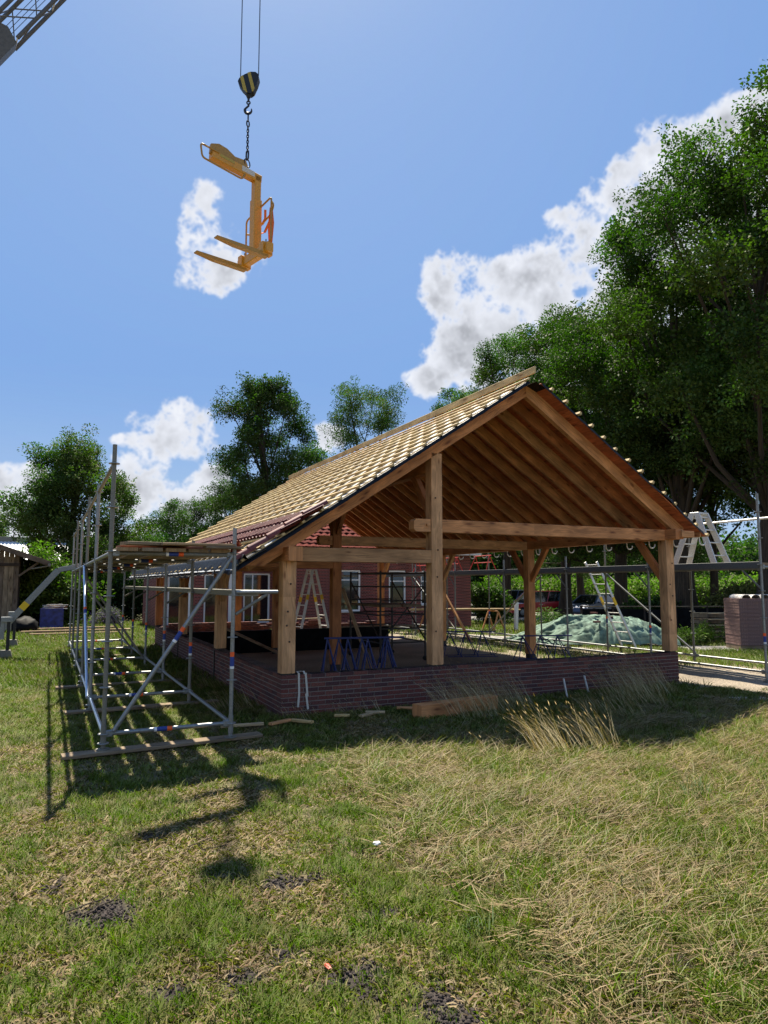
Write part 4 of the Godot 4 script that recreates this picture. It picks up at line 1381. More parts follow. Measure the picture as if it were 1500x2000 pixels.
func build_house() -> void:
	R.seed = 81
	var t := thing("brick_house", "dark red brick house with white framed windows behind the barn", "house", V(10.4, 18.0, 0))
	var D := 18.0
	var ops := [[8.1, 9.15, 0.66, 2.43], [10.5, 11.35, 0.9, 2.43], [12.1, 13.0, 0.9, 2.43]]
	wall_with_openings(t, 6.25, 14.75, 3.3, D, ops, M.far_brick)
	window_(t, 8.14, 9.11, 0.70, 2.39, D + 0.1, 2.0)
	window_(t, 10.54, 11.31, 0.94, 2.39, D + 0.1, 1.95)
	window_(t, 12.14, 12.96, 0.94, 2.39, D + 0.1, 1.95)
	for o in ops:
		beam(t, "lintel", V(o[0] - 0.1, D - 0.012, o[3] + 0.12), V(o[1] + 0.1, D - 0.012, o[3] + 0.12), 0.05, 0.2, M.far_brick)
	box(t, "side_wall", V(6.40, 22.4, 1.45), Vector3(0.3, 3.7, 8.2), M.far_brick)
	box(t, "side_wall", V(14.6, 22.4, 1.45), Vector3(0.3, 3.7, 8.2), M.far_brick)
	wall_piece(t, 6.25, 14.75, -0.4, 3.3, 26.6, 0.3, M.far_brick)
	# hipped roof
	var e := 3.32
	var a := V(5.9, D - 0.35, e)
	var b := V(15.1, D - 0.35, e)
	var c := V(15.1, 27.25, e)
	var d := V(5.9, 27.25, e)
	var r0 := V(8.9, 22.4, 6.3)
	var r1 := V(12.1, 22.4, 6.3)
	tiled_slope(t, a, b, r1, r0, 17)
	tiled_slope(t, d, a, r0, r0, 17)
	tiled_slope(t, b, c, r1, r1, 10)
	tiled_slope(t, c, d, r0, r1, 10)
	beam(t, "eaves_board", V(5.85, D - 0.33, 3.24), V(15.15, D - 0.33, 3.24), 0.05, 0.2, M.window_white)
	beam(t, "eaves_board", V(5.93, D - 0.3, 3.24), V(5.93, 27.2, 3.24), 0.05, 0.2, M.window_white)
	box(t, "ceiling_slab", V(10.5, 22.4, 3.27), Vector3(8.6, 0.06, 9.0), M.window_white)
	for q in [r0, r1]:
		pass
	beam(t, "ridge_tiles", r0 + Vector3(-0.1, 0.06, 0), r1 + Vector3(0.1, 0.06, 0), 0.24, 0.1, M.far_tile0)
	for q in [[a, r0], [b, r1]]:
		beam(t, "hip_tiles", q[0] + Vector3(0, 0.09, 0), q[1] + Vector3(0, 0.09, 0), 0.2, 0.08, M.far_tile0)
	# garden wing with white sliding doors
	var w := thing("garden_wing", "lean wing of the brick house with white sliding glass doors", "house wing", V(3.75, 21.5, 0))
	var wd := 20.6
	wall_with_openings(w, 1.35, 6.2, 2.75, wd, [[1.5, 2.2, 0.12, 2.25], [3.0, 3.75, 0.12, 2.25], [4.7, 5.9, 0.12, 2.3]], M.far_brick)
	window_(w, 1.54, 2.16, 0.16, 2.21, wd + 0.1)
	window_(w, 3.04, 3.71, 0.16, 2.21, wd + 0.1)
	window_(w, 4.74, 5.86, 0.16, 2.26, wd + 0.1, -1.0, 5.12)
	for q in [[1.37, 1.48], [2.3, 2.5], [4.05, 4.55]]:
		box(w, "white_panel", V((q[0] + q[1]) * 0.5, wd - 0.02, 1.2), Vector3(q[1] - q[0], 2.1, 0.03), M.window_white)
	box(w, "side_wall", V(1.5, 24.2, 1.2), Vector3(0.3, 3.1, 6.6), M.far_brick)
	box(w, "flat_roof", V(3.75, 23.6, 2.86), Vector3(5.1, 0.2, 6.4), M.steel_dark)
	beam(w, "fascia", V(1.15, wd - 0.25, 2.82), V(6.1, wd - 0.25, 2.82), 0.04, 0.2, M.window_white)

func corrug(p: Vector3, along: Vector3, up: Vector3, n: int, lift: Vector3) -> ArrayMesh:
	var rows := [[], []]
	for j in n * 2 + 1:
		var u := float(j) / (n * 2)
		var o := lift * (0.03 if j % 2 == 0 else -0.03)
		rows[0].append(p + along * u + o)
		rows[1].append(p + along * u + up + o)
	return sheet(rows)

func build_sheds() -> void:
	R.seed = 91
	var t := thing("wooden_shed", "weathered grey wooden shed with overhanging dark eaves at the left edge", "shed", V(-5.5, 24.0, 0))
	# plank gable towards the camera, its right corner at x = -4.05
	var x := -8.4
	while x < -4.1:
		var top := 3.05 + (-4.05 - x) * 0.36
		top = minf(top, 3.95 - absf(x + 6.2) * 0.36 + 0.0)
		top = 3.72 - absf(x + 6.2) * 0.36
		beam(t, "wall_plank", V(x + 0.09, 22.05, 0.55), V(x + 0.09, 22.05 + R.randf_range(-0.008, 0.008), top), 0.172, 0.03, pick([M.shed_wood, M.shed_wood, M.plank_grey]), Vector3(0, 0, 1))
		x += 0.18
	beam(t, "cross_rail", V(-8.4, 22.02, 2.6), V(-4.05, 22.02, 2.6), 0.05, 0.12, M.shed_dark)
	box(t, "plinth", V(-6.2, 22.2, 0.27), Vector3(4.3, 0.54, 0.25), M.shed_dark)
	box(t, "side_wall", V(-4.12, 24.0, 1.6), Vector3(0.08, 2.9, 3.9), M.shed_dark)
	box(t, "back_wall", V(-6.2, 26.0, 1.6), Vector3(4.3, 2.9, 0.08), M.shed_dark)
	for s in [-1.0, 1.0]:
		var rf := beam(t, "roof_slope", V(-6.2, 23.9, 3.83), V(-6.2 + s * 3.2, 23.9, 3.83 - 3.2 * 0.36), 4.6, 0.07, M.shed_dark)
		beam(rf, "barge_board", V(-6.2, 21.58, 3.80), V(-6.2 + s * 3.22, 21.58, 3.80 - 3.22 * 0.36), 0.04, 0.2, M.shed_wood)
	beam(t, "eaves_brace", V(-4.07, 21.9, 2.15), V(-3.4, 21.9, 2.68), 0.08, 0.08, M.shed_wood)
	pipe(t, "gutter", [V(-2.98, 21.5, 2.60), V(-2.98, 26.1, 2.60)], 0.06, M.galv_dull)
	pipe(t, "downpipe", [V(-3.0, 21.7, 2.56), V(-3.5, 21.8, 2.46), V(-3.65, 21.9, 2.44)], 0.03, M.galv_dull)
	var b := thing("metal_barn", "pale corrugated metal roofed barn far behind the wooden shed", "barn", V(-8, 62, 0))
	box(b, "wall", V(-9.0, 64.0, 1.9), Vector3(17, 4.6, 5), M.concrete)
	put(corrug(V(-18.0, 61.0, 4.0), Vector3(18.2, 0, 0), Vector3(0, 1.85, -3.2), 60, Vector3(0, 0.9, 0.4)), "corrugated_roof", b, M.corrugated, Transform3D())
	beam(b, "ridge_cap", V(-18.0, 64.25, 5.95), V(0.2, 64.25, 5.95), 0.5, 0.5, M.galv_dull)

func car(nm: String, label: String, at: Vector3, yaw: float, m: Material, kind: int) -> void:
	var t := thing(nm, label, "car", at, "cars parked on the drive")
	var h := 1.44 if kind == 0 else 1.68
	var L := 2.15
	var tr := Transform3D(Basis(Vector3.UP, yaw), at)
	# body: side outline with wheel arches, in three slices so that the flanks round off
	var low := [Vector2(-L, 0.42), Vector2(-L + 0.05, 0.30), Vector2(-1.72, 0.24)]
	for q in [-1.33, 1.30]:
		for k in 9:
			var a := PI - PI * k / 8.0
			low.append(Vector2(q + cos(a) * 0.36, 0.30 + sin(a) * 0.36))
	low.append_array([Vector2(1.75, 0.24), Vector2(L - 0.04, 0.32), Vector2(L, 0.55), Vector2(L - 0.05, 0.86), Vector2(L - 0.3, 0.98 if kind == 0 else 1.02), Vector2(0.9, 1.0), Vector2(-0.75, 0.95), Vector2(-1.75, 0.84), Vector2(-L + 0.06, 0.66)])
	var body := put(prism(low, 1.70), "body", t, m, tr)
	var fat := []
	for p in low:
		fat.append(Vector2(p.x * 0.985, 0.36 + (p.y - 0.36) * (0.86 if p.y > 0.7 else 1.0)))
	put(prism(fat, 1.78), "flank", body, m, tr)
	# cabin: tapering glass house and roof
	var base := [Vector2(-1.05, 0.93), Vector2(1.95 if kind == 0 else 2.0, 0.96)]
	var top := [Vector2(-0.25, h), Vector2(1.25 if kind == 0 else 1.72, h - 0.02)]
	var st := st_new()
	var pts := []
	for s in [-1.0, 1.0]:
		pts.append([Vector3(base[0].x, base[0].y, s * 0.82), Vector3(base[1].x, base[1].y, s * 0.82), Vector3(top[1].x, top[1].y, s * 0.62), Vector3(top[0].x, top[0].y, s * 0.62)])
	var cen := Vector3(0.4, 1.1, 0)
	face(st, pts[0][0], pts[0][1], pts[0][2], pts[0][3], cen)
	face(st, pts[1][0], pts[1][1], pts[1][2], pts[1][3], cen)
	face(st, pts[0][0], pts[1][0], pts[1][3], pts[0][3], cen)
	face(st, pts[0][1], pts[1][1], pts[1][2], pts[0][2], cen)
	face(st, pts[0][2], pts[1][2], pts[1][3], pts[0][3], cen)
	var cab := put(st.commit(), "windows", t, M.glass, tr)
	put(beam_mesh(top[1].x - top[0].x + 0.14, 1.28, 0.05, 0.02), "roof", t, m, tr * at_pos(Vector3((top[0].x + top[1].x) * 0.5, h, 0)))
	for s in [0, 1]:
		for q in [[0, 3], [1, 2]]:
			var a: Vector3 = pts[s][q[0]]
			var b: Vector3 = pts[s][q[1]]
			put(beam_mesh(a.distance_to(b), 0.10, 0.09, 0.02), "pillar", t, m, tr * Transform3D(frame_to(a, b), (a + b) * 0.5))
		var c1: Vector3 = pts[s][0].lerp(pts[s][1], 0.52)
		var c2: Vector3 = pts[s][3].lerp(pts[s][2], 0.55)
		put(beam_mesh(c1.distance_to(c2), 0.05, 0.08, 0.01), "pillar", t, m, tr * Transform3D(frame_to(c1, c2), (c1 + c2) * 0.5))
		var zz := -0.88 if s == 0 else 0.88
		for wx in [-1.33, 1.30]:
			var wheel := put(lathe([Vector2(0.2, -0.1), Vector2(0.30, -0.1), Vector2(0.325, -0.06), Vector2(0.325, 0.06), Vector2(0.30, 0.1), Vector2(0.2, 0.1)], 20), "tyre", t, M.rubber, tr * Transform3D(Basis(Vector3.RIGHT, PI / 2), Vector3(wx, 0.325, zz * 0.93)))
			put(lathe([Vector2(0.0, -0.085), Vector2(0.06, -0.09), Vector2(0.21, -0.07), Vector2(0.21, 0.07), Vector2(0.06, 0.09), Vector2(0.0, 0.085)], 16), "rim", wheel, M.galv, tr * Transform3D(Basis(Vector3.RIGHT, PI / 2), Vector3(wx, 0.325, zz * 0.93)))
		put(beam_mesh(0.3, 0.1, 0.2, 0.03), "tail_light", t, M.tail_red, tr * at_pos(Vector3(L - 0.17, 0.86, zz * 0.86)))
		put(beam_mesh(0.3, 0.14, 0.14, 0.03), "headlight", t, M.lamp_clear, tr * at_pos(Vector3(-L + 0.22, 0.68, zz * 0.80)))
		put(beam_mesh(0.14, 0.16, 0.11, 0.03), "wing_mirror", t, m, tr * at_pos(Vector3(-0.72, 1.0, zz * 1.05)))
	put(beam_mesh(0.04, 0.52, 0.11, 0.004), "number_plate", t, M.block_yellow, tr * at_pos(Vector3(L + 0.0, 0.62, 0)))

func build_cars() -> void:
	car("parked_car", "dark blue hatchback parked furthest right on the drive", V(29.3, 26.0, -0.35), 0.32, M.car_blue, 0)
	car("parked_car", "bright red tall car parked left of the dark blue hatchback", V(26.6, 28.6, -0.35), -0.15, M.car_red, 1)
	car("parked_car", "black car with its windscreen towards us beside the brick house", V(24.2, 32.6, -0.35), 1.0, M.car_black, 0)
	car("parked_car", "navy blue car mostly hidden between the black and the red car", V(28.3, 34.2, -0.35), -0.3, M.car_navy, 1)

func trestle(label: String, a: Vector3, b: Vector3, h: float, nleg: int) -> void:
	var c := (a + b) * 0.5
	var t := thing("steel_trestle", label, "trestle", Vector3(c.x, 0, c.z), "blue steel trestles on the barn floor")
	var dir := (b - a).normalized()
	var sd := dir.cross(Vector3.UP)
	beam(t, "top_rail", a + Vector3.UP * h, b + Vector3.UP * h, 0.05, 0.03, M.blue_steel)
	var L := a.distance_to(b)
	for s in [-1.0, 1.0]:
		for k in nleg:
			var f0 := (k + 0.15) / nleg
			var f1 := (k + 0.85) / nleg
			for q in [[f0, f0 - 0.4 / nleg], [f0, f1]]:
				pipe(t, "leg", [a + dir * L * q[0] + Vector3.UP * (h - 0.01), a + dir * L * q[1] + sd * s * 0.2 + Vector3.UP * 0.02], 0.011, M.blue_steel, 6)
		pipe(t, "foot_rail", [a + sd * s * 0.2 + Vector3.UP * 0.03, b + sd * s * 0.2 + Vector3.UP * 0.03], 0.011, M.blue_steel, 6)

func build_clutter() -> void:
	R.seed = 95
	trestle("blue lattice steel trestle nearest the front wall, left of the middle post", V(1.15, 1.35, 0.05), V(2.45, 1.0, 0.05), 0.9, 4)
	trestle("second blue lattice trestle standing just behind the nearest one", V(1.5, 1.75, 0.05), V(2.7, 1.5, 0.05), 0.86, 3)
	trestle("blue trestle behind the middle post on its right", V(5.9, 5.4, 0.05), V(7.05, 4.95, 0.05), 0.62, 3)
	trestle("blue trestle round the right rear post", V(7.0, 3.9, 0.05), V(8.2, 3.5, 0.05), 0.58, 3)
	# rolling tower inside the barn
	var t := thing("rolling_scaffold", "dark rolling scaffold tower standing inside the barn left of the middle post", "scaffold tower", V(4.6, 6.3, 0))
	for d in [5.4, 7.2]:
		for x in [4.1, 5.3]:
			pipe(t, "upright", [V(x, d, 0.06), V(x, d, 2.15)], 0.025, M.steel_dark)
			put(lathe([Vector2(0, -0.06), Vector2(0.055, -0.03), Vector2(0.055, 0.03), Vector2(0, 0.06)], 10), "castor", t, M.rubber, Transform3D(Basis(Vector3.RIGHT, PI / 2), V(x, d, 0.06)))
		for k in 6:
			pipe(t, "rung", [V(4.1, d, 0.45 + 0.33 * k), V(5.3, d, 0.45 + 0.33 * k)], 0.018, M.steel_dark, 8)
	for x in [4.1, 5.3]:
		for h in [0.45, 1.1, 2.1]:
			pipe(t, "side_rail", [V(x, 5.4, h), V(x, 7.2, h)], 0.018, M.steel_dark, 8)
		pipe(t, "diagonal", [V(x, 5.4, 0.5), V(x, 7.2, 1.9)], 0.018, M.steel_dark, 8)
	pipe(t, "diagonal", [V(4.1, 5.4, 0.45), V(5.3, 5.4, 1.8)], 0.018, M.steel_dark, 8)
	for k in 2:
		beam(t, "platform_board", V(4.35 + 0.55 * k, 5.3, 1.32), V(4.35 + 0.55 * k, 7.3, 1.32), 0.5, 0.06, M.plank_grey)
	# leaning props and loose planks inside
	var loose := [
		["prop_plank", "yellowish timber prop leaning against the right scaffold near the black car", V(9.0, 9.1, 0.02), V(8.55, 10.6, 2.15), 0.09, 0.05, "timber_c"],
		["prop_plank", "brown timber prop leaning against the inner aisle post", V(3.25, 4.05, 0.03), V(2.72, 4.4, 1.75), 0.14, 0.06, "timber_old"],
		["prop_plank", "dark plank sloping down behind the front left post", V(2.35, 6.6, 0.04), V(1.05, 8.3, 0.75), 0.14, 0.03, "timber_old"],
		["long_plank", "long grey plank lying across the black kerb in the far bay", V(4.3, 9.0, 0.62), V(7.3, 9.9, 0.55), 0.2, 0.04, "plank_grey"],
		["long_plank", "grey plank on top of the broken brick wall", V(3.2, 12.7, 0.66), V(5.4, 12.75, 0.68), 0.18, 0.04, "plank_grey"],
		["long_plank", "plank lying on the barn floor near the aisle post", V(1.2, 3.6, 0.05), V(3.6, 4.0, 0.05), 0.12, 0.03, "timber_old"],
		["long_plank", "thin batten lying on the floor inside the left wall", V(0.35, 2.2, 0.22), V(0.6, 5.6, 0.28), 0.06, 0.04, "timber_old"]]
	for q in loose:
		var o := beam(self, q[0], q[2], q[3], q[4], q[5], M[q[6]])
		tag(o, q[1], "plank")
	# pale boards on trestles by the house
	for k in 5:
		var o := beam(self, "pale_board", V(9.3 + 0.05 * k, 13.9 + 0.16 * (k % 3), 0.86 + 0.035 * (k / 3)), V(13.3 - 0.1 * k, 12.3 + 0.16 * (k % 3), 0.86 + 0.035 * (k / 3)), 0.14, 0.03, pick([M.batten, M.pale_wood]))
		tag(o, ["front board of the pale timber pile on sawhorses", "middle board of the pale timber pile on sawhorses", "rear board of the pale timber pile on sawhorses", "upper front board of the pale pile on sawhorses", "top rear board of the pale pile on sawhorses"][k], "board", "pale boards on sawhorses")
	for k in 2:
		var c := V(10.1 + 2.3 * k, 13.7 - 0.9 * k, 0)
		var s := thing("sawhorse", ["wooden sawhorse under the left end of the pale boards", "wooden sawhorse under the right end of the pale boards"][k], "sawhorse", c, "sawhorses under the boards")
		beam(s, "top_bar", c + Vector3(0.1, 0.81, -0.4), c + Vector3(-0.1, 0.81, 0.4), 0.08, 0.06, M.timber_c)
		for a in [-1.0, 1.0]:
			for b in [-1.0, 1.0]:
				beam(s, "leg", c + Vector3(0, 0.79, 0.33 * a), c + Vector3(0.28 * b, 0.0, 0.38 * a), 0.05, 0.05, M.timber_c)
	var wp := beam(self, "white_post", V(13.0, 12.2, 0.02), V(13.05, 12.2, 1.15), 0.12, 0.12, M.white_paint)
	tag(wp, "short white post standing beside the pale boards", "post")
	# red steel trestle frames on the far scaffold deck
	for k in 3:
		var c := V(9.8, 9.6 + 2.0 * k, 2.25)
		var s := thing("red_frame", ["red steel trestle frame nearest us on the right scaffold deck", "middle red steel trestle frame on the right scaffold deck", "farthest red steel trestle frame on the right scaffold deck"][k], "trestle", c, "red trestles on the scaffold deck")
		pipe(s, "top_bar", [c + Vector3(0, 0.5, -0.5), c + Vector3(0, 0.5, 0.5)], 0.018, M.red_steel, 6)
		pipe(s, "mid_bar", [c + Vector3(0, 0.28, -0.5), c + Vector3(0, 0.28, 0.5)], 0.014, M.red_steel, 6)
		for a in [-1.0, 1.0]:
			for b in [-1.0, 1.0]:
				pipe(s, "leg", [c + Vector3(0, 0.5, 0.4 * a), c + Vector3(0.2 * b, 0, 0.5 * a)], 0.014, M.red_steel, 6)
	# tarpaulin over a heap
	var rows := []
	var tn := noise(301, 1.0, 4)
	for i in 80:
		var row := []
		for j in 66:
			var u := i / 79.0 * 2.0 - 1.0
			var v := j / 65.0 * 2.0 - 1.0
			var x := 11.95 + u * 1.75
			var d := 7.3 + v * 1.35 - u * 0.85
			var hgt := 0.80 * pow(maxf(0.0, 1.0 - pow(absf(u - 0.28) / (1.0 if u > 0.28 else 1.28), 1.7)), 0.9) * pow(maxf(0.0, 1.0 - v * v * 0.98), 0.75)
			var rad := Vector2(u - 0.3, v * 0.8)
			var fold := absf(tn.get_noise_2d(atan2(rad.y, rad.x) * 2.6, rad.length() * 0.5)) * 0.30 * minf(1.0, rad.length() * 2.0) + absf(tn.get_noise_2d(u * 3.0 + v * 2.0 + 9.0, v * 2.5)) * 0.10
			row.append(V(x + tn.get_noise_2d(v * 4.0, 3.0) * 0.15, d + tn.get_noise_2d(u * 4.0, 9.0) * 0.15, 0.03 + hgt + fold * (0.3 + 0.7 * minf(1.0, hgt * 2.0))))
		rows.append(row)
	var tp := put(sheet(rows, 0.004), "tarpaulin", self, M.tarp, Transform3D())
	tag(tp, "crumpled grey-green tarpaulin over a heap beyond the right scaffold", "tarpaulin")
	for k in 3:
		var o := put(brick_mesh(), "loose_brick", self, M["brick%d" % k], Transform3D(Basis(Vector3.UP, k * 0.9), V([11.7, 12.5, 12.1][k], [6.45, 6.7, 7.0][k], [0.72, 0.83, 0.95][k])))
		tag(o, ["red brick weighing down the left of the tarpaulin", "red brick on the right slope of the tarpaulin", "red brick on the top of the tarpaulin"][k], "brick", "bricks on the tarpaulin")
	# black fence of sheeted panels
	var fence := thing("black_fence", "low black sheeted fence behind the tarpaulin and the right post", "fence", V(18, 10.2, 0))
	for k in 5:
		var a := V(15.6 + 1.1 * k, 11.5 - 0.52 * k, 0)
		var b := V(16.66 + 1.1 * k, 11.0 - 0.52 * k, 0)
		beam(fence, "fence_panel", a + Vector3(0, 0.45, 0), b + Vector3(0, 0.45, 0), 0.05, 0.86 + R.randf_range(-0.05, 0.08), M.black_plastic)
		beam(fence, "fence_post", a + Vector3(-0.02, 0, 0), a + Vector3(-0.02, 1.0, 0), 0.07, 0.07, M.shed_dark)
	beam(fence, "top_rail", V(15.6, 11.45, 0.97), V(21.2, 8.85, 0.97), 0.06, 0.04, M.plank_grey)
	# stacked slats
	var ps := thing("pallet_stack", "stack of wooden pallets beside the tall stack of roof tiles", "pallets", V(16.6, 6.3, 0))
	for k in 5:
		for q in 3:
			beam(ps, "slat", V(15.9 + 0.02 * k, 6.7 - 0.32 * q, 0.14 + 0.19 * k), V(17.1 + 0.02 * k, 6.1 - 0.32 * q, 0.14 + 0.19 * k), 0.1, 0.022, M.pale_wood)
			var c := V(16.0 + 0.5 * q, 6.45 - 0.26 * q, 0.06 + 0.19 * k)
			box(ps, "block", c, Vector3(0.1, 0.12, 0.5), M.plank_grey, 0.4)
	# stack of wrapped roof tiles: every tile is a thin slab on edge, row upon row
	var ts := thing("tile_stack", "tall wrapped stack of brown-grey roof tiles at the right edge", "tile stack", V(15.0, 3.9, 0))
	var dir := Vector3(0.88, 0, 0.47)
	for k in 34:
		var c := V(15.25, 3.8, 0.16 + 0.038 * k)
		beam(ts, "tile_layer", c - dir * 0.75 + Vector3(R.randf_range(-0.01, 0.01), 0, 0), c + dir * 0.75, 0.95, 0.033, pick([M.tile_pale, M.tile_pale_b]))
	box(ts, "pallet", V(15.25, 3.8, 0.07), Vector3(1.5, 0.13, 0.9), M.plank_grey, -0.49)
	for k in 5:
		var arc := []
		for q in 7:
			var a := PI * q / 6.0
			arc.append(V(15.25, 3.8, 1.45) + dir * (-0.5 + 0.26 * k - cos(a) * 0.12) + Vector3(0, sin(a) * 0.09, 0))
		var rr := [[], []]
		for p in arc:
			rr[0].append(p + Vector3(-0.2, 0, 0.36))
			rr[1].append(p + Vector3(0.2, 0, -0.36))
		put(sheet(rr, 0.015), "top_tile", ts, M.stone_pale, Transform3D())
	# rubble and grey bags
	for k in 16:
		var o := put(rock(k), "rubble_stone", self, pick([M.stone_pale, M.rubble_red, M.concrete]), Transform3D(Basis(Vector3.UP, R.randf() * 6.0).scaled(Vector3.ONE * R.randf_range(0.10, 0.24)), V(14.2 + R.randf_range(-0.9, 1.2), 7.6 + R.randf_range(-0.7, 0.7), 0.06)))
		tag(o, "broken stone in the rubble heap between the right post and the pallets", "stone", "rubble heap stones")
	# left side: long boards, blue crate, black bag, pots
	for k in 4:
		var o := beam(self, "stacked_board", V(-3.5 - 0.3 * (k % 2), 17.9 + 0.75 * k, 0.07 + 0.05 * (k % 2)), V(-0.55 + 0.25 * (k % 3), 17.6 + 0.85 * k, 0.08 + 0.05 * (k % 2)), 0.22, 0.08, pick([M.pale_wood, M.timber_old]))
		tag(o, ["nearest of the long boards lying on the lawn behind the scaffold", "second of the long boards lying on the lawn", "third of the long boards lying on the lawn", "farthest of the long boards lying on the lawn"][k], "board", "long boards on the lawn")
	var cr := thing("blue_crate", "dark blue plastic crate full of scrap beyond the long boards", "crate", V(-2.8, 23.0, 0))
	box(cr, "front_panel", V(-2.8, 22.62, 0.42), Vector3(0.86, 0.8, 0.03), M.blue_plastic)
	box(cr, "back_panel", V(-2.8, 23.4, 0.42), Vector3(0.86, 0.8, 0.03), M.blue_plastic)
	for s in [-1.0, 1.0]:
		box(cr, "side_panel", V(-2.8 + 0.43 * s, 23.01, 0.42), Vector3(0.03, 0.8, 0.74), M.blue_plastic)
	for k in 7:
		beam(cr, "scrap_piece", V(-3.2 + R.randf() * 0.3, 22.75 + R.randf() * 0.5, 0.78 + 0.03 * k), V(-2.5 + R.randf() * 0.3, 22.75 + R.randf() * 0.5, 0.80 + 0.03 * k), 0.08, 0.03, pick([M.plank_red, M.steel_dark, M.stone_pale]))
	var bag := put(rock(77), "rubbish_bag", self, M.black_plastic, Transform3D(Basis(Vector3.UP, 0.3).scaled(Vector3(0.55, 0.34, 0.45)), V(-3.75, 19.9, 0.22)))
	tag(bag, "black plastic rubbish bag lying behind the long boards", "bag")
	for k in 3:
		var p := thing("plant_pot", ["dark plant pot beside the blue crate", "second dark plant pot behind the blue crate", "dark plant pot under the hedge by the shed"][k], "pot", V([-3.3, -2.2, -3.9][k], [25.0, 26.2, 27.6][k], 0), "dark plant pots")
		put(lathe([Vector2(0, 0), Vector2(0.24, 0), Vector2(0.34, 0.5), Vector2(0.36, 0.55), Vector2(0.3, 0.55), Vector2(0.29, 0.46), Vector2(0, 0.46)], 14), "pot_body", p, M.black_plastic, at_pos(p.position))
		put(rock(200 + k), "pot_soil", p, M.steel_dark, Transform3D(Basis().scaled(Vector3(0.26, 0.05, 0.26)), p.position + Vector3(0, 0.5, 0)))
	# webbing hung over the front wall
	var sp := [[0.255, 0.08, 0.60], [0.252, -0.006, 0.585], [0.258, -0.012, 0.30], [0.24, -0.02, 0.12]]
	var st := thing("webbing_strap", "pale webbing strap hung over the front wall beside the left post", "strap", V(0.3, 0, 0))
	for off in [0.0, 0.1]:
		for k in 3:
			beam(st, "strap_run", V(sp[k][0] + off + 0.02 * off * k, sp[k][1], sp[k][2]), V(sp[k + 1][0] + off * (1.0 + 0.25 * k), sp[k + 1][1], sp[k + 1][2] - off * 0.4), 0.03, 0.004, M.strap, Vector3(0, 0, 1))
	beam(st, "strap_run", V(0.24, 0.09, 0.602), V(0.37, 0.09, 0.602), 0.03, 0.004, M.strap)
	# offcuts on the grass in front of the wall
	var off := [[-0.95, -0.52, -0.42, -0.6], [-0.34, -0.64, -0.02, -0.5], [-0.02, -0.5, 0.18, -0.78], [0.62, -0.46, 0.80, -0.56], [0.92, -0.66, 1.22, -0.52], [1.1, -0.42, 1.34, -0.55], [1.66, -0.3, 1.86, -0.45]]
	var ol := ["offcut lying against the scaffold's inner base", "thin offcut left of the strap on the grass", "short offcut touching the thin one below the strap", "tiny offcut right of the hanging strap", "offcut crossing another in front of the wall", "upper one of the two crossed offcuts", "offcut just left of the big beam in the grass"]
	for k in off.size():
		var q: Array = off[k]
		var o := beam(self, "wood_offcut", V(q[0], q[1], 0.05), V(q[2], q[3], 0.055), 0.07, 0.032, pick([M.batten_b, M.timber_c, M.pale_wood]))
		tag(o, ol[k], "offcut", "timber offcuts on the grass")
	var bb := beam(self, "timber_beam", V(1.62, -0.98, 0.1), V(3.05, -0.72, 0.1), 0.2, 0.2, M.timber)
	tag(bb, "squared timber beam lying in the tall grass before the front wall", "beam")
	for k in 2:
		var p := V([4.72, 5.30][k], [-0.40, -0.26][k], 0.0)
		var o := beam(self, "white_stake", p, p + Vector3(-0.05 - 0.02 * k, 0.30, -0.02), 0.045, 0.02, M.white_paint)
		tag(o, ["left white stake stuck in the grass by the front wall", "right white stake stuck in the grass by the front wall"][k], "stake", "white stakes")
	var rb := beam(self, "grey_slab", V(6.85, -1.8, 0.025), V(7.4, -1.95, 0.025), 0.24, 0.03, M.stone_pale)
	tag(rb, "pale slab lying at the edge of the sand by the right corner", "slab")
	for k in 4:
		var o := put(brick_mesh(), "loose_brick", self, M["brick%d" % k], Transform3D(Basis(Vector3.UP, 0.2 + 0.15 * k), V(8.15 + 0.26 * (k % 2), 1.35 + 0.1 * (k / 2), 0.04 + 0.07 * (k / 2))))
		tag(o, ["left bottom brick of the little pile by the right corner", "right bottom brick of the little pile by the right corner", "left top brick of the little pile by the right corner", "right top brick of the little pile by the right corner"][k], "brick", "bricks piled by the right corner")
	# odds and ends on the lawn
	var tw := [[[-2.05, -4.42], [-1.85, -4.30]], [[-2.0, -4.52], [-1.78, -4.50]], [[-2.86, -5.12], [-2.6, -5.0]], [[-2.78, -5.22], [-2.55, -5.02]], [[-0.98, -5.1], [-0.80, -5.06]]]
	var tl := ["upper dark twig of the pair lying on the lawn", "lower dark twig of the pair lying on the lawn", "thin twig above the bare soil patch", "crooked twig on the bare soil patch", "dark twig beside the scrap of paper"]
	for k in tw.size():
		var a := V(tw[k][0][0], tw[k][0][1], 0.035)
		var b := V(tw[k][1][0], tw[k][1][1], 0.04)
		var o := pipe(self, "twig", [a, a.lerp(b, 0.3) + Vector3(0.02, 0.012, 0.03), a.lerp(b, 0.55) + Vector3(-0.015, 0.0, 0.012), a.lerp(b, 0.8) + Vector3(0.01, 0.006, 0.03), b], 0.004, M.bark, 5)
		tag(o, tl[k], "twig", "twigs on the lawn")
	var pa := put(rock(401), "paper_scrap", self, M.white_paint, Transform3D(Basis(Vector3.UP, 0.5).scaled(Vector3(0.03, 0.014, 0.02)), V(-0.86, -4.97, 0.05)))
	tag(pa, "small crumpled white scrap lying on the lawn", "paper scrap")
	var lf := put(rock(402), "dead_leaf", self, M.tile_new, Transform3D(Basis(Vector3.UP, 0.9).scaled(Vector3(0.013, 0.006, 0.03)), V(-1.72, -6.26, 0.04)))
	tag(lf, "curled rust coloured dead leaf near the bare soil", "leaf")

func brick_mesh() -> ArrayMesh:
	return beam_mesh(0.21, 0.1, 0.055, 0.004)

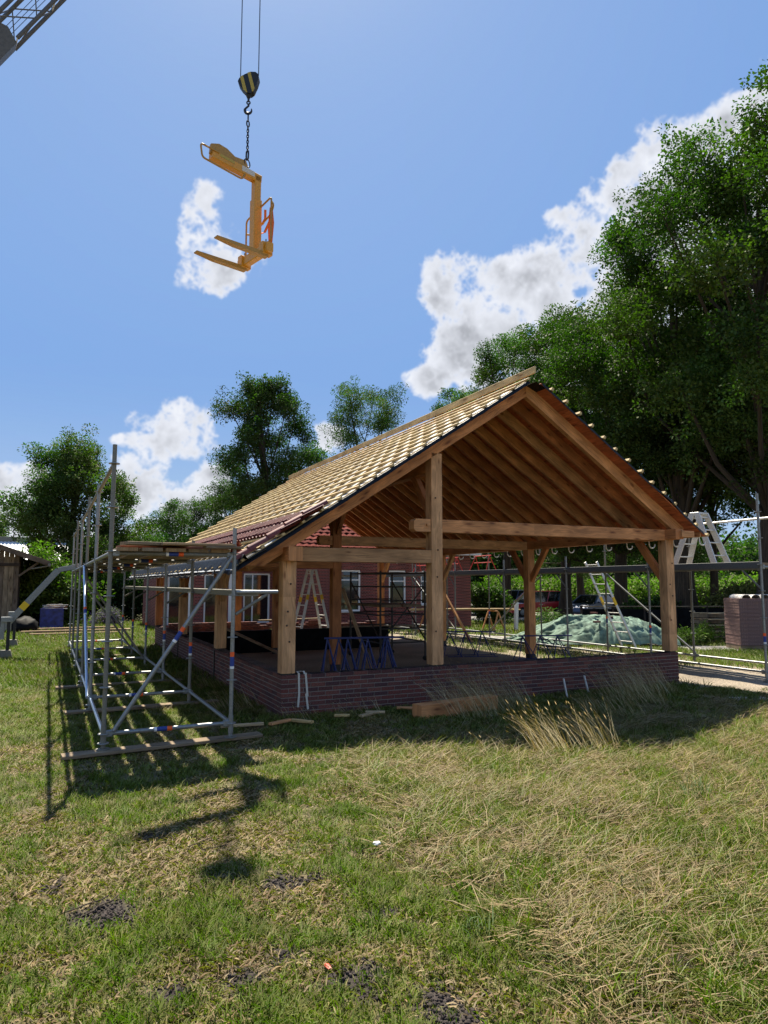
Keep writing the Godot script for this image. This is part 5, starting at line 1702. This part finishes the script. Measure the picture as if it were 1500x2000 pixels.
func rock(s: int) -> ArrayMesh:
	var key := "rock%d" % s
	if cache.has(key):
		return cache[key]
	var n := noise(500 + s, 0.9, 2)
	var sp := SphereMesh.new()
	sp.radius = 1.0
	sp.height = 2.0
	sp.radial_segments = 14
	sp.rings = 8
	var arr := sp.get_mesh_arrays()
	var vs: PackedVector3Array = arr[Mesh.ARRAY_VERTEX]
	for i in vs.size():
		vs[i] = vs[i] * (1.0 + 0.55 * n.get_noise_3dv(vs[i]))
	arr[Mesh.ARRAY_VERTEX] = vs
	var me := ArrayMesh.new()
	me.add_surface_from_arrays(Mesh.PRIMITIVE_TRIANGLES, arr)
	var st := SurfaceTool.new()
	st.create_from(me, 0)
	st.generate_normals()
	cache[key] = st.commit()
	return cache[key]

# ---------------------------------------------------------------- plants
func many(nm: String, parent: Node, mesh: Mesh, m: Material, buf: PackedFloat32Array) -> MultiMeshInstance3D:
	var mm := MultiMesh.new()
	mm.transform_format = MultiMesh.TRANSFORM_3D
	mm.use_colors = true
	mm.mesh = mesh
	mm.instance_count = buf.size() / 16
	mm.buffer = buf
	var o := MultiMeshInstance3D.new()
	o.name = numbered(nm) if parent == self else nm
	o.multimesh = mm
	o.material_override = m
	parent.add_child(o, true)
	if parent != self:
		o.transform = wt(parent).affine_inverse()
	return o

func push(buf: PackedFloat32Array, b: Basis, p: Vector3, c: Color) -> void:
	buf.append_array([b.x.x, b.y.x, b.z.x, p.x, b.x.y, b.y.y, b.z.y, p.y, b.x.z, b.y.z, b.z.z, p.z, c.r, c.g, c.b, 1.0])

func clump(n: int, r: float, ll: float, lw: float, seed_: int) -> ArrayMesh:   # a twig's worth of leaves
	var q := RandomNumberGenerator.new()
	q.seed = seed_
	var vs := PackedVector3Array()
	var ns := PackedVector3Array()
	var cs := PackedColorArray()
	var idx := PackedInt32Array()
	for i in n:
		var dir := Vector3(q.randfn(), q.randfn() * 0.7, q.randfn()).normalized()
		var p := dir * r * pow(q.randf(), 0.45)
		var out := (dir + Vector3(q.randfn(), q.randfn(), q.randfn()) * 0.7).normalized()
		var up := (Vector3(0, 1, 0) + Vector3(q.randfn(), q.randfn(), q.randfn()) * 0.55).normalized()
		var sd := out.cross(up).normalized()
		up = sd.cross(out)
		var L := ll * q.randf_range(0.7, 1.25)
		var w := lw * q.randf_range(0.75, 1.2)
		var k := vs.size()
		vs.append_array([p, p + out * L * 0.45 + sd * w * 0.5 + up * w * 0.12, p + out * L - up * L * 0.12, p + out * L * 0.45 - sd * w * 0.5 + up * w * 0.12])
		var v := q.randf_range(0.72, 1.28)
		for j in 4:
			ns.append(up)
			cs.append(Color(v, v, v * q.randf_range(0.8, 1.1)))
		idx.append_array([k, k + 2, k + 1, k, k + 3, k + 2])
	var arr := []
	arr.resize(Mesh.ARRAY_MAX)
	arr[Mesh.ARRAY_VERTEX] = vs
	arr[Mesh.ARRAY_NORMAL] = ns
	arr[Mesh.ARRAY_COLOR] = cs
	arr[Mesh.ARRAY_INDEX] = idx
	var me := ArrayMesh.new()
	me.add_surface_from_arrays(Mesh.PRIMITIVE_TRIANGLES, arr)
	return me

# clumps in an egg of leaves
func fill_blob(buf: PackedFloat32Array, c: Vector3, rad: Vector3, n: int, col: Color, smin := 0.65, smax := 1.25) -> void:
	for i in n:
		var dir := Vector3(R.randfn(), R.randfn(), R.randfn()).normalized()
		var p := c + dir * rad * (absf(R.randfn()) * 0.45 + 0.35)
		var b := Basis(Vector3(R.randfn(), R.randfn(), R.randfn()).normalized(), R.randf() * TAU * 0.15) * Basis(Vector3.UP, R.randf() * TAU)
		var s := R.randf_range(smin, smax)
		var v := R.randf_range(0.62, 1.4)
		push(buf, b.scaled(Vector3(s, s, s)), p, Color(col.r * v, col.g * v, col.b * v))

func tree(nm: String, label: String, grp: String, x: float, d: float, h: float, cr: float, cb: float, tr: float, blobs: int, per: int, seed_: int, mesh: ArrayMesh, tone: Color, opts := {}) -> void:
	R.seed = seed_
	var g := gh(x, d)
	var base := V(x, d, g - 0.05)
	var t := thing(nm, label, "tree", base, grp)
	var lean := Vector3(R.randf_range(-0.05, 0.05), 1, R.randf_range(-0.05, 0.05))
	var tops := 1 if not opts.has("stems") else int(opts.stems)
	var trunk_pts := []
	for s in tops:
		var pts := []
		var rad := []
		var sway := Vector3(R.randf_range(-1, 1), 0, R.randf_range(-1, 1)) * (0.08 if tops == 1 else 0.2) * h * 0.5
		for i in 9:
			var f := i / 8.0
			var p := base + lean * h * 0.86 * f + sway * f * f + Vector3(R.randfn(), 0, R.randfn()) * 0.07 * f
			pts.append(p)
			rad.append(tr * (1.25 - 0.25 * minf(1.0, f * 8.0)) * (1.0 - 0.86 * f) if i > 0 else tr * 1.5)
		var st := st_new()
		var loc := []
		for p in pts:
			loc.append(p - base)
		tube_into(st, loc, rad, 9)
		put(st.commit(), "trunk", t, M.bark, at_pos(base))
		trunk_pts.append(pts)
	var buf := PackedFloat32Array()
	var flat: float = opts.get("flat", 1.0)
	for i in blobs:
		# blob centres spread through the crown, more of them towards its skin
		var a := i * 2.39996 + R.randf_range(-0.5, 0.5)
		var f := (i + 0.5) / blobs
		var yy := lerpf(cb, h - 0.5, f)
		var q := (yy - cb) / (h - cb)
		var prof := pow(sin(PI * clampf(lerpf(0.16, 0.93, q), 0.0, 1.0)), 0.75)
		var rr := cr * prof * R.randf_range(0.3, 1.08)
		var c := base + lean * yy + Vector3(cos(a) * rr, R.randf_range(-0.4, 0.4), sin(a) * rr * flat)
		var br := cr * R.randf_range(0.17, 0.36)
		var v := R.randf_range(0.62, 1.35)
		var wv := R.randf_range(-0.1, 0.3)
		var col := Color(tone.r * v * (1.0 + wv), tone.g * v, tone.b * v)
		fill_blob(buf, c, Vector3(br, br * 0.72, br), int(per * 0.31 * (br / (cr * 0.3)) * (br / (cr * 0.3))), col)
		if i % 2 == 0 or i > blobs - 4:
			var tp: Array = trunk_pts[i % tops]
			var from: Vector3 = tp[clampi(int((yy / h) * 8.0 - 1.5), 2, 7)]
			var midp := from.lerp(c, 0.5) + Vector3(R.randfn() * 0.2, -0.25 + R.randfn() * 0.2, R.randfn() * 0.2)
			var st := st_new()
			var r0 := tr * 0.34 * (1.1 - 0.8 * yy / h) + 0.02
			tube_into(st, [from - base, midp - base, c - base, c + (c - midp) * 0.08 - base], [r0, r0 * 0.7, r0 * 0.35, 0.012], 6)
			put(st.commit(), "limb", t, M.bark, at_pos(base))
			# side twigs
	many("crown", t, mesh, M.leaf, buf).set_meta("kind", "stuff")

func shrub(nm: String, label: String, cat: String, x: float, d: float, size: Vector3, blobs: int, per: int, seed_: int, mesh: ArrayMesh, tone: Color, m: Material = null, grp := "") -> void:
	R.seed = seed_
	var base := V(x, d, gh(x, d))
	var t := thing(nm, label, cat, base, grp)
	var buf := PackedFloat32Array()
	var st := st_new()
	for i in blobs:
		var c := base + Vector3(R.randf_range(-0.5, 0.5) * size.x, R.randf_range(0.25, 0.8) * size.y, R.randf_range(-0.5, 0.5) * size.z)
		var v := R.randf_range(0.75, 1.25)
		var br := minf(size.y * 0.35, 0.8) * R.randf_range(0.7, 1.2)
		fill_blob(buf, c, Vector3(br, br * 0.9, br), maxi(4, int(per * 0.45)), Color(tone.r * v, tone.g * v, tone.b * v))
		if i < 14:
			tube_into(st, [Vector3((c - base).x * 0.4, -0.05, (c - base).z * 0.4), c - base], [0.03, 0.012], 5)
	put(st.commit(), "stems", t, M.bark, at_pos(base))
	many("foliage", t, mesh, M.leaf if m == null else m, buf).set_meta("kind", "stuff")

func blades(n: int, spread: float, len0: float, len1: float, w: float, bend: float, seed_: int, lean := Vector3.ZERO, heads := false, flatten := 0.0) -> ArrayMesh:
	var q := RandomNumberGenerator.new()
	q.seed = seed_
	var vs := PackedVector3Array()
	var ns := PackedVector3Array()
	var cs := PackedColorArray()
	var idx := PackedInt32Array()
	for i in n:
		var a := q.randf() * TAU
		var p := Vector3(cos(a), 0, sin(a)) * spread * sqrt(q.randf())
		var b := q.randf() * TAU
		var out := Vector3(cos(b), 0, sin(b))
		var L := q.randf_range(len0, len1)
		var bd := bend * q.randf_range(0.3, 1.3)
		var up := (Vector3(0, 1.0 - flatten, 0) + lean * q.randf_range(0.6, 1.2) + out * bd * 0.45).normalized()
		var sd := up.cross(out + Vector3(0.001, 0, 0)).normalized().rotated(up, q.randf() * TAU)
		var m := p + up * L * 0.55
		var t := m + (up + out * bd * 0.7 + lean * 0.4 - Vector3(0, bd * 0.25, 0)).normalized() * L * 0.45
		if flatten > 0.5:
			t.y = maxf(t.y, 0.01)
		var ww := w * q.randf_range(0.7, 1.2)
		var k := vs.size()
		var nn := (sd.cross(up).normalized() * 0.6 + Vector3(0, 0.8, 0)).normalized()
		if nn.y < 0.0:
			nn = -nn
		var v := q.randf_range(0.7, 1.3)
		var yel := q.randf_range(0.85, 1.2)
		vs.append_array([p - sd * ww * 0.5, p + sd * ww * 0.5, m - sd * ww * 0.42, m + sd * ww * 0.42, t])
		for j in 5:
			ns.append(nn)
			cs.append(Color(v * yel, v, v))
		idx.append_array([k, k + 2, k + 1, k + 1, k + 2, k + 3, k + 2, k + 4, k + 3])
		if heads and q.randf() < 0.45:
			var dir := (t - m).normalized()
			var hl := q.randf_range(0.035, 0.07)
			var hw := ww * 0.95
			var e := vs.size()
			var s2 := dir.cross(sd).normalized()
			vs.append_array([t - dir * 0.01, t + dir * hl * 0.4 + sd * hw, t + dir * hl * 0.4 - sd * hw, t + dir * hl, t + dir * hl * 0.4 + s2 * hw, t + dir * hl * 0.4 - s2 * hw])
			for j in 6:
				ns.append(nn)
				cs.append(Color(0.95 * v, 0.9 * v, 0.85 * v))
			idx.append_array([e, e + 1, e + 3, e, e + 3, e + 2, e, e + 4, e + 3, e, e + 3, e + 5])
	var arr := []
	arr.resize(Mesh.ARRAY_MAX)
	arr[Mesh.ARRAY_VERTEX] = vs
	arr[Mesh.ARRAY_NORMAL] = ns
	arr[Mesh.ARRAY_COLOR] = cs
	arr[Mesh.ARRAY_INDEX] = idx
	var me := ArrayMesh.new()
	me.add_surface_from_arrays(Mesh.PRIMITIVE_TRIANGLES, arr)
	return me

func blocked(x: float, d: float) -> bool:
	if x > -0.02 and x < 7.9 and d > -0.02 and d < 13.0:
		return true
	if x > 5.8 and x < 15.2 and d > 17.8 and d < 27.5:
		return true
	if x > 1.2 and x < 6.3 and d > 20.3 and d < 27.0:
		return true
	if x > -8.6 and x < -4.0 and d > 21.9:
		return true
	if near_path(x, d) < 0.72 or drive(x, d):
		return true
	return false

func build_grass() -> void:
	R.seed = 111
	var lawn := blades(24, 0.065, 0.03, 0.085, 0.0052, 1.3, 1)
	var lawn_b := blades(20, 0.07, 0.02, 0.06, 0.0055, 1.8, 2)
	var hay := blades(18, 0.13, 0.10, 0.28, 0.0042, 1.2, 3, Vector3(-0.25, 0, 0.1), false, 0.86)
	var dryt := blades(22, 0.07, 0.02, 0.055, 0.005, 2.2, 4, Vector3.ZERO, false, 0.55)
	var tuft := blades(16, 0.05, 0.08, 0.19, 0.006, 1.1, 5)
	var far := blades(14, 0.16, 0.06, 0.13, 0.011, 1.2, 6)
	var B := [PackedFloat32Array(), PackedFloat32Array(), PackedFloat32Array(), PackedFloat32Array(), PackedFloat32Array(), PackedFloat32Array()]
	var rings := [[2.2, 4.2, 700.0], [4.2, 6.5, 440.0], [6.5, 9.5, 260.0], [9.5, 14.0, 130.0], [14.0, 24.0, 60.0], [24.0, 42.0, 16.0]]
	for q in rings:
		var half := 0.74
		var area: float = half * (q[1] * q[1] - q[0] * q[0])
		for i in int(area * q[2]):
			var r: float = sqrt(lerpf(q[0] * q[0], q[1] * q[1], R.randf()))
			var a := 0.4489 + R.randf_range(-half, half)
			var x := -3.0 + sin(a) * r
			var d := -9.533 + cos(a) * r
			if blocked(x, d):
				continue
			var so := soil(x, d)
			var ba := bare(x, d)
			if R.randf() < maxf(so * 0.93, ba * 1.05):
				continue
			var n := gn2.get_noise_2d(x * 1.3, d * 1.3)
			var n2 := gn.get_noise_2d(x * 2.2 + 31.0, d * 2.2)
			var n3 := gn2.get_noise_2d(x * 5.0 + 7.0, d * 5.0)
			var dry := n * 0.75 + n2 * 0.45 + n3 * 0.45
			var hz := -1.0
			if d < 0.5 and x > -2.0:
				hz = dist_hay(x, d)
			var p := V(x, d, gh(x, d) - 0.004)
			var turn := Basis(Vector3.UP, R.randf() * TAU)
			var v := R.randf_range(0.62, 1.35)
			var green := Color(0.135, 0.185, 0.034).lerp(Color(0.215, 0.22, 0.058), clampf(0.5 + n3 + R.randf_range(-0.3, 0.3), 0.0, 1.0))
			var straw := Color(0.36, 0.27, 0.135).lerp(Color(0.25, 0.175, 0.095), R.randf())
			if r > 9.5 and hz < 0.0:
				var s: float = 1.0 if r < 14.0 else (1.25 if r < 24.0 else 1.9)
				var c := green.lerp(straw, clampf(dry * 0.9 + 0.05, 0.0, 0.75)) * v
				if r < 14.0:
					push(B[0], turn.scaled(Vector3(1.4, 1.2, 1.4)), p, c)
				else:
					push(B[5], turn.scaled(Vector3(s, s, s)), p, c)
				continue
			if hz > 0.0 or (hz > -0.35 and R.randf() < 0.3):
				var gz := n2 * 0.8 + n3 * 0.9 + 0.07
				if gz > 0.10 and R.randf() < 0.68:
					var s := R.randf_range(0.7, 1.3)
					push(B[4], turn.scaled(Vector3(s, s * R.randf_range(0.5, 0.9), s)), p, green * v * 0.95)
				elif R.randf() < 0.75:
					var s := R.randf_range(0.8, 1.35)
					var c := straw * R.randf_range(0.55, 1.3)
					if R.randf() < 0.24 + n3 * 0.5:
						c = Color(0.20, 0.215, 0.075).lerp(Color(0.27, 0.25, 0.13), R.randf()) * v
					push(B[2], Basis(Vector3.UP, R.randfn() * 1.1).scaled(Vector3(s, s, s)), p + Vector3(0, R.randf() * 0.03, 0), c)
				else:
					push(B[1], turn, p, green.lerp(straw, 0.5) * v)
			else:
				var k := dry + R.randf_range(-0.28, 0.28)
				if k > 0.06:
					push(B[3], turn.scaled(Vector3.ONE * R.randf_range(0.8, 1.5)), p + Vector3(0, R.randf() * 0.008, 0), straw * v * 0.95)
				elif k > -0.12:
					push(B[1], turn.scaled(Vector3.ONE * R.randf_range(0.8, 1.3)), p, green.lerp(straw, R.randf_range(0.1, 0.6)) * v)
				else:
					var s := R.randf_range(0.75, 1.25)
					push(B[0], turn.scaled(Vector3(s, s * R.randf_range(0.8, 1.3), s)), p, green * v)
				if R.randf() < 0.004:
					push(B[4], turn.scaled(Vector3.ONE * 0.6), p, green * v)
	var names := [["lawn_grass", "short green lawn grass in front of and beside the barn", lawn], ["patchy_grass", "thin yellowish grass between the green patches of the lawn", lawn_b], ["hay", "straw coloured mown hay lying flat on the right of the lawn", hay], ["dry_grass", "short dry tan grass on the worn parts of the lawn", dryt], ["long_grass", "longer green grass tufts scattered through the mown hay", tuft], ["far_grass", "grass of the lawn beyond the barn and scaffolds", far]]
	for i in 6:
		var o := many(names[i][0], self, names[i][2], M.grass, B[i])
		o.set_meta("kind", "stuff")
		tag(o, names[i][1], "grass")
	# crumbs of earth on the bare patches
	var cb := PackedFloat32Array()
	for q in SOIL:
		for i in int(900.0 * q[2] * q[2] * 30.0):
			var x: float = q[0] + R.randfn() * q[2] * 1.1
			var d: float = q[1] + R.randfn() * q[2] * 1.1
			if soil(x, d) < R.randf():
				continue
			var s := 0.003 + 0.008 * pow(R.randf(), 2.5)
			var v := R.randf_range(0.7, 1.5)
			push(cb, Basis(Vector3(R.randfn(), R.randfn(), R.randfn()).normalized(), R.randf() * TAU).scaled(Vector3(s, s, s)), V(x, d, gh(x, d) + s * 0.4), Color(0.052 * v, 0.040 * v, 0.033 * v))
	var co := many("soil_crumbs", self, rock(901), M.crumb, cb)
	co.set_meta("kind", "stuff")
	tag(co, "crumbs of dark earth on the bare patches of the lawn", "soil")
	# tall dry clumps one can pick out
	var cl := [
		[2.55, -1.0, 0.8, 240, 0.5, "large clump of tall dry grass before the middle of the front wall"],
		[3.25, -0.75, 0.85, 240, 0.5, "tall dry grass clump right of the timber beam"],
		[2.15, -3.2, 0.7, 110, 0.24, "tall straw clump with seed heads in the sunlight at the shadow's edge"],
		[2.72, -3.3, 0.66, 110, 0.28, "second sunlit straw clump just right of the tallest one"],
		[5.3, -1.35, 0.85, 240, 0.5, "tall dry grass clump left of the barn's right front corner"],
		[6.25, -0.75, 0.85, 220, 0.45, "tall dry grass clump against the barn's right front corner"],
		[4.3, -1.9, 0.45, 150, 0.45, "low dry grass clump in the gable's shadow"],
		[1.55, -3.0, 0.4, 14, 0.2, "few thin grass stalks with seed heads at the shadow edge"],
		[0.25, -0.3, 0.3, 40, 0.3, "sparse grass clump at the left front corner of the wall"],
		[-0.35, 1.0, 0.4, 70, 0.35, "dry weeds against the left brick wall beside the scaffold"],
		[-0.3, 3.2, 0.35, 60, 0.35, "weeds further along the left brick wall"],
		[2.13, -5.1, 0.26, 80, 0.12, "dark green grass tuft in the hay on the right"],
		[-0.89, -6.3, 0.16, 60, 0.10, "bright green grass tuft in the middle foreground"],
		[1.1, -0.25, 0.32, 50, 0.35, "grass along the foot of the front wall below the trestles"]]
	for k in cl.size():
		var q: Array = cl[k]
		var lush: bool = k in [11, 12]
		var t := thing("grass_clump", q[5], "grass clump", V(q[0], q[1], gh(q[0], q[1])), "grass clumps one can pick out")
		var me := blades(q[3], q[4], q[2] * 0.5, q[2], 0.006 if lush else 0.0038, 0.9 if lush else 0.45, 700 + k, Vector3(-0.62, 0, -0.25) if not lush else Vector3.ZERO, not lush)
		var b1 := PackedFloat32Array()
		push(b1, Basis(), t.position, Color(0.07, 0.13, 0.025) if lush else Color(0.42, 0.34, 0.18))
		var mi := put(me, "stalks", t, M.grass_green if lush else M.grass_straw, at_pos(t.position))
		if not lush:
			put(blades(int(q[3] * 0.5), q[4], q[2] * 0.2, q[2] * 0.45, 0.005, 0.9, 800 + k), "undergrowth", t, M.grass_olive, at_pos(t.position))

func build_plants() -> void:
	var oak := clump(76, 0.46, 0.14, 0.09, 11)
	var fine_ := clump(68, 0.48, 0.14, 0.085, 12)
	var farm := clump(44, 0.7, 0.26, 0.19, 13)
	var g_oak := Color(0.078, 0.130, 0.034)
	var g_far := Color(0.082, 0.135, 0.040)
	var row := "tall oaks along the right boundary"
	tree("oak_tree", "tallest oak at the right edge, its crown filling the upper right corner", row, 20.6, 7.3, 19.4, 5.6, 6.2, 0.42, 68, 108, 1001, oak, g_oak)
	tree("oak_tree", "thick trunked oak directly behind the step ladder on the deck", row, 21.6, 11.8, 17.6, 4.6, 6.6, 0.46, 50, 95, 1002, oak, g_oak)
	tree("oak_tree", "oak whose crown rises over the barn's right roof slope", row, 22.6, 16.6, 16.4, 5.0, 4.2, 0.36, 56, 95, 1003, oak, g_oak)
	tree("oak_tree", "oak seen just right of the ridge end", row, 24.0, 22.4, 17.8, 4.9, 4.0, 0.34, 50, 85, 1004, oak, g_oak)
	tree("oak_tree", "oak directly behind the ridge end of the barn", row, 24.9, 29.4, 19.0, 4.4, 5.0, 0.34, 46, 85, 1005, oak, g_far)
	tree("oak_tree", "oak beyond the right edge behind the tile stack", row, 26.5, 8.4, 20.0, 5.0, 4.6, 0.36, 50, 85, 1006, oak, g_oak)
	tree("oak_tree", "slim oak with a slanting stem left of the right standard", row, 23.6, 8.2, 15.0, 3.6, 5.6, 0.22, 30, 70, 1007, oak, g_oak, {"stems": 2})
	tree("oak_tree", "thin oak between the two thick trunks behind the black fence", row, 25.6, 13.6, 16.0, 4.0, 5.4, 0.22, 32, 70, 1008, oak, g_oak)
	tree("oak_tree", "darker oak in the second row behind the cars", row, 30.5, 21.0, 17.5, 5.0, 3.2, 0.3, 40, 85, 1009, oak, g_oak)
	tree("oak_tree", "oak in the second row above the dark blue car", row, 32.0, 30.0, 17.5, 5.0, 3.0, 0.3, 40, 85, 1010, oak, g_oak)
	tree("alder_tree", "pointed tree left of the ridge end", "trees beyond the house", 27.2, 40.6, 18.6, 3.4, 5.0, 0.3, 36, 90, 1011, fine_, g_far)
	tree("alder_tree", "airy forked tree above the middle of the barn roof", "trees beyond the house", 21.6, 45.2, 19.8, 4.9, 7.0, 0.34, 40, 75, 1012, fine_, g_far, {"stems": 2})
	tree("alder_tree", "tall dark tree with two stems above the tiled half of the roof", "trees beyond the house", 11.0, 37.0, 17.0, 3.7, 3.4, 0.36, 56, 105, 1013, fine_, Color(0.070, 0.118, 0.033), {"stems": 2})
	tree("alder_tree", "lower tree left of the airy forked tree", "trees beyond the house", 17.6, 51.0, 12.5, 3.2, 4.0, 0.24, 26, 80, 1014, fine_, g_far)
	tree("oak_tree", "broad spreading tree behind the left scaffold's tall standards", "trees on the left", -1.9, 34.4, 10.6, 3.5, 2.6, 0.3, 50, 85, 1015, oak, Color(0.086, 0.138, 0.036), {"stems": 2})
	tree("alder_tree", "rounded tree behind the roof's far lower corner", "trees beyond the house", 7.4, 54.0, 9.6, 4.2, 1.0, 0.26, 36, 90, 1016, fine_, g_far)
	tree("alder_tree", "rounded tree at the foot of the tall dark tree", "trees beyond the house", 11.6, 52.0, 11.2, 3.8, 1.0, 0.26, 34, 90, 1017, fine_, g_far)
	tree("alder_tree", "small tree between the spreading tree and the roof", "trees beyond the house", 3.2, 50.0, 6.4, 3.4, 0.8, 0.22, 30, 90, 1018, fine_, g_far)
	tree("alder_tree", "low tree at the left edge beyond the metal barn", "trees on the left", -9.5, 72.0, 9.0, 5.0, 1.0, 0.25, 30, 90, 1019, farm, g_far)
	# shrubs and hedges
	var bright := Color(0.15, 0.21, 0.042)
	shrub("grapevine", "bright green leafy vine between the shed and the scaffold", "vine", -2.75, 25.3, Vector3(1.9, 3.3, 0.9), 20, 60, 1101, oak, bright)
	shrub("garden_hedge", "dark clipped hedge behind the vine on the left", "hedge", 0.5, 33.5, Vector3(9.0, 2.6, 1.2), 60, 70, 1102, oak, Color(0.035, 0.065, 0.016))
	shrub("conifer_bush", "dark conical conifer beside the wooden shed", "conifer", -3.75, 27.0, Vector3(1.0, 2.7, 1.0), 16, 90, 1103, fine_, Color(0.022, 0.045, 0.014))
	shrub("lavender_bush", "lavender bush in purple bloom seen through the scaffold", "lavender", -0.45, 26.5, Vector3(1.1, 0.75, 0.9), 10, 30, 1104, clump(30, 0.25, 0.16, 0.025, 14), Color(0.2, 0.15, 0.33))
	shrub("willow_shrub", "upright pale green shrub beside the red car in front of the drive", "shrub", 12.9, 9.9, Vector3(0.45, 1.2, 0.45), 8, 16, 1105, clump(26, 0.25, 0.13, 0.025, 15), Color(0.11, 0.16, 0.06))
	shrub("wild_shrub", "tan and green shrub behind the pallets", "shrub", 22.6, 9.6, Vector3(2.0, 1.6, 1.2), 16, 40, 1106, fine_, Color(0.17, 0.17, 0.06))
	shrub("wild_shrub", "dark shrub behind the black fence", "shrub", 20.2, 12.4, Vector3(2.6, 1.0, 1.0), 16, 40, 1107, fine_, Color(0.045, 0.08, 0.02))
	shrub("house_shrub", "leafy shrub at the right corner of the brick house", "shrub", 16.7, 19.6, Vector3(0.8, 1.9, 0.8), 10, 34, 1108, oak, Color(0.075, 0.115, 0.028))
	shrub("weed_patch", "green weeds and flowers in front of the pallets", "weeds", 14.9, 5.9, Vector3(2.6, 0.5, 0.8), 18, 22, 1109, clump(24, 0.22, 0.12, 0.03, 16), Color(0.15, 0.2, 0.05))
	# undergrowth and crop under the oaks, far wood: masses
	R.seed = 1201
	var under := PackedFloat32Array()
	for i in 240:
		var a := R.randf_range(0.50, 1.05)
		var r := R.randf_range(100.0, 116.0)
		var c := V(-3.0 + sin(a) * r, -9.5 + cos(a) * r, R.randf_range(0.5, 9.5 if a < 0.72 else 5.5) - 0.4)
		var v := R.randf_range(0.6, 1.2)
		fill_blob(under, c, Vector3(3.0, 2.2, 3.0), 16, Color(0.082 * v, 0.132 * v, 0.038 * v), 1.4, 2.2)
	var u := many("undergrowth", self, farm, M.leaf, under)
	u.set_meta("kind", "stuff")
	tag(u, "dark mass of undergrowth and young trees beyond the oaks", "undergrowth")
	var crop := PackedFloat32Array()
	for i in 3600:
		var a := R.randf_range(0.60, 1.08)
		var r := R.randf_range(60.0, 92.0)
		var x := -3.0 + sin(a) * r
		var d := -9.5 + cos(a) * r
		if drive(x, d):
			continue
		fill_blob(crop, V(x, d, R.randf_range(0.1, 2.3) - 0.4), Vector3(0.5, 0.5, 0.5), 2, Color(0.14, 0.19, 0.038) * (1.0 + 0.8 * gn.get_noise_2d(x * 0.4, d * 0.4)))
	var cp := many("crop", self, farm, M.leaf, crop)
	cp.set_meta("kind", "stuff")
	tag(cp, "bright green leafy crop in the sunlit field beyond the oaks", "crop")
	var wood := PackedFloat32Array()
	for i in 330:
		var a := R.randf_range(-0.45, 1.35)
		var r := R.randf_range(120.0, 150.0)
		var c := V(-3.0 + sin(a) * r, -9.5 + cos(a) * r, R.randf_range(0.0, 7.5 if a < 0.5 or a > 0.72 else 11.0))
		var v := R.randf_range(0.7, 1.2)
		fill_blob(wood, c, Vector3(4.5, 3.4, 4.5), 18, Color(0.082 * v, 0.132 * v, 0.040 * v), 2.2, 3.2)
	var wd := many("far_woodland", self, farm, M.leaf, wood)
	wd.set_meta("kind", "stuff")
	tag(wd, "far line of woodland closing the view behind the site", "woodland")

func _ready() -> void:
	setup_view()
	make_materials()
	for c in [["grass_straw", rgb(188, 172, 128)], ["grass_green", rgb(74, 100, 40)], ["grass_olive", rgb(128, 122, 68)]]:
		var m := mat(c[0], c[1], 0.7)
		m.vertex_color_use_as_albedo = true
		m.backlight_enabled = true
		m.backlight = Color(0.6, 0.6, 0.3)
	build_ground()
	build_house()
	build_sheds()
	build_barn()
	build_left_scaffold()
	build_right_scaffold()
	build_ladders()
	build_crane()
	build_cars()
	build_clutter()
	build_plants()
	build_grass()
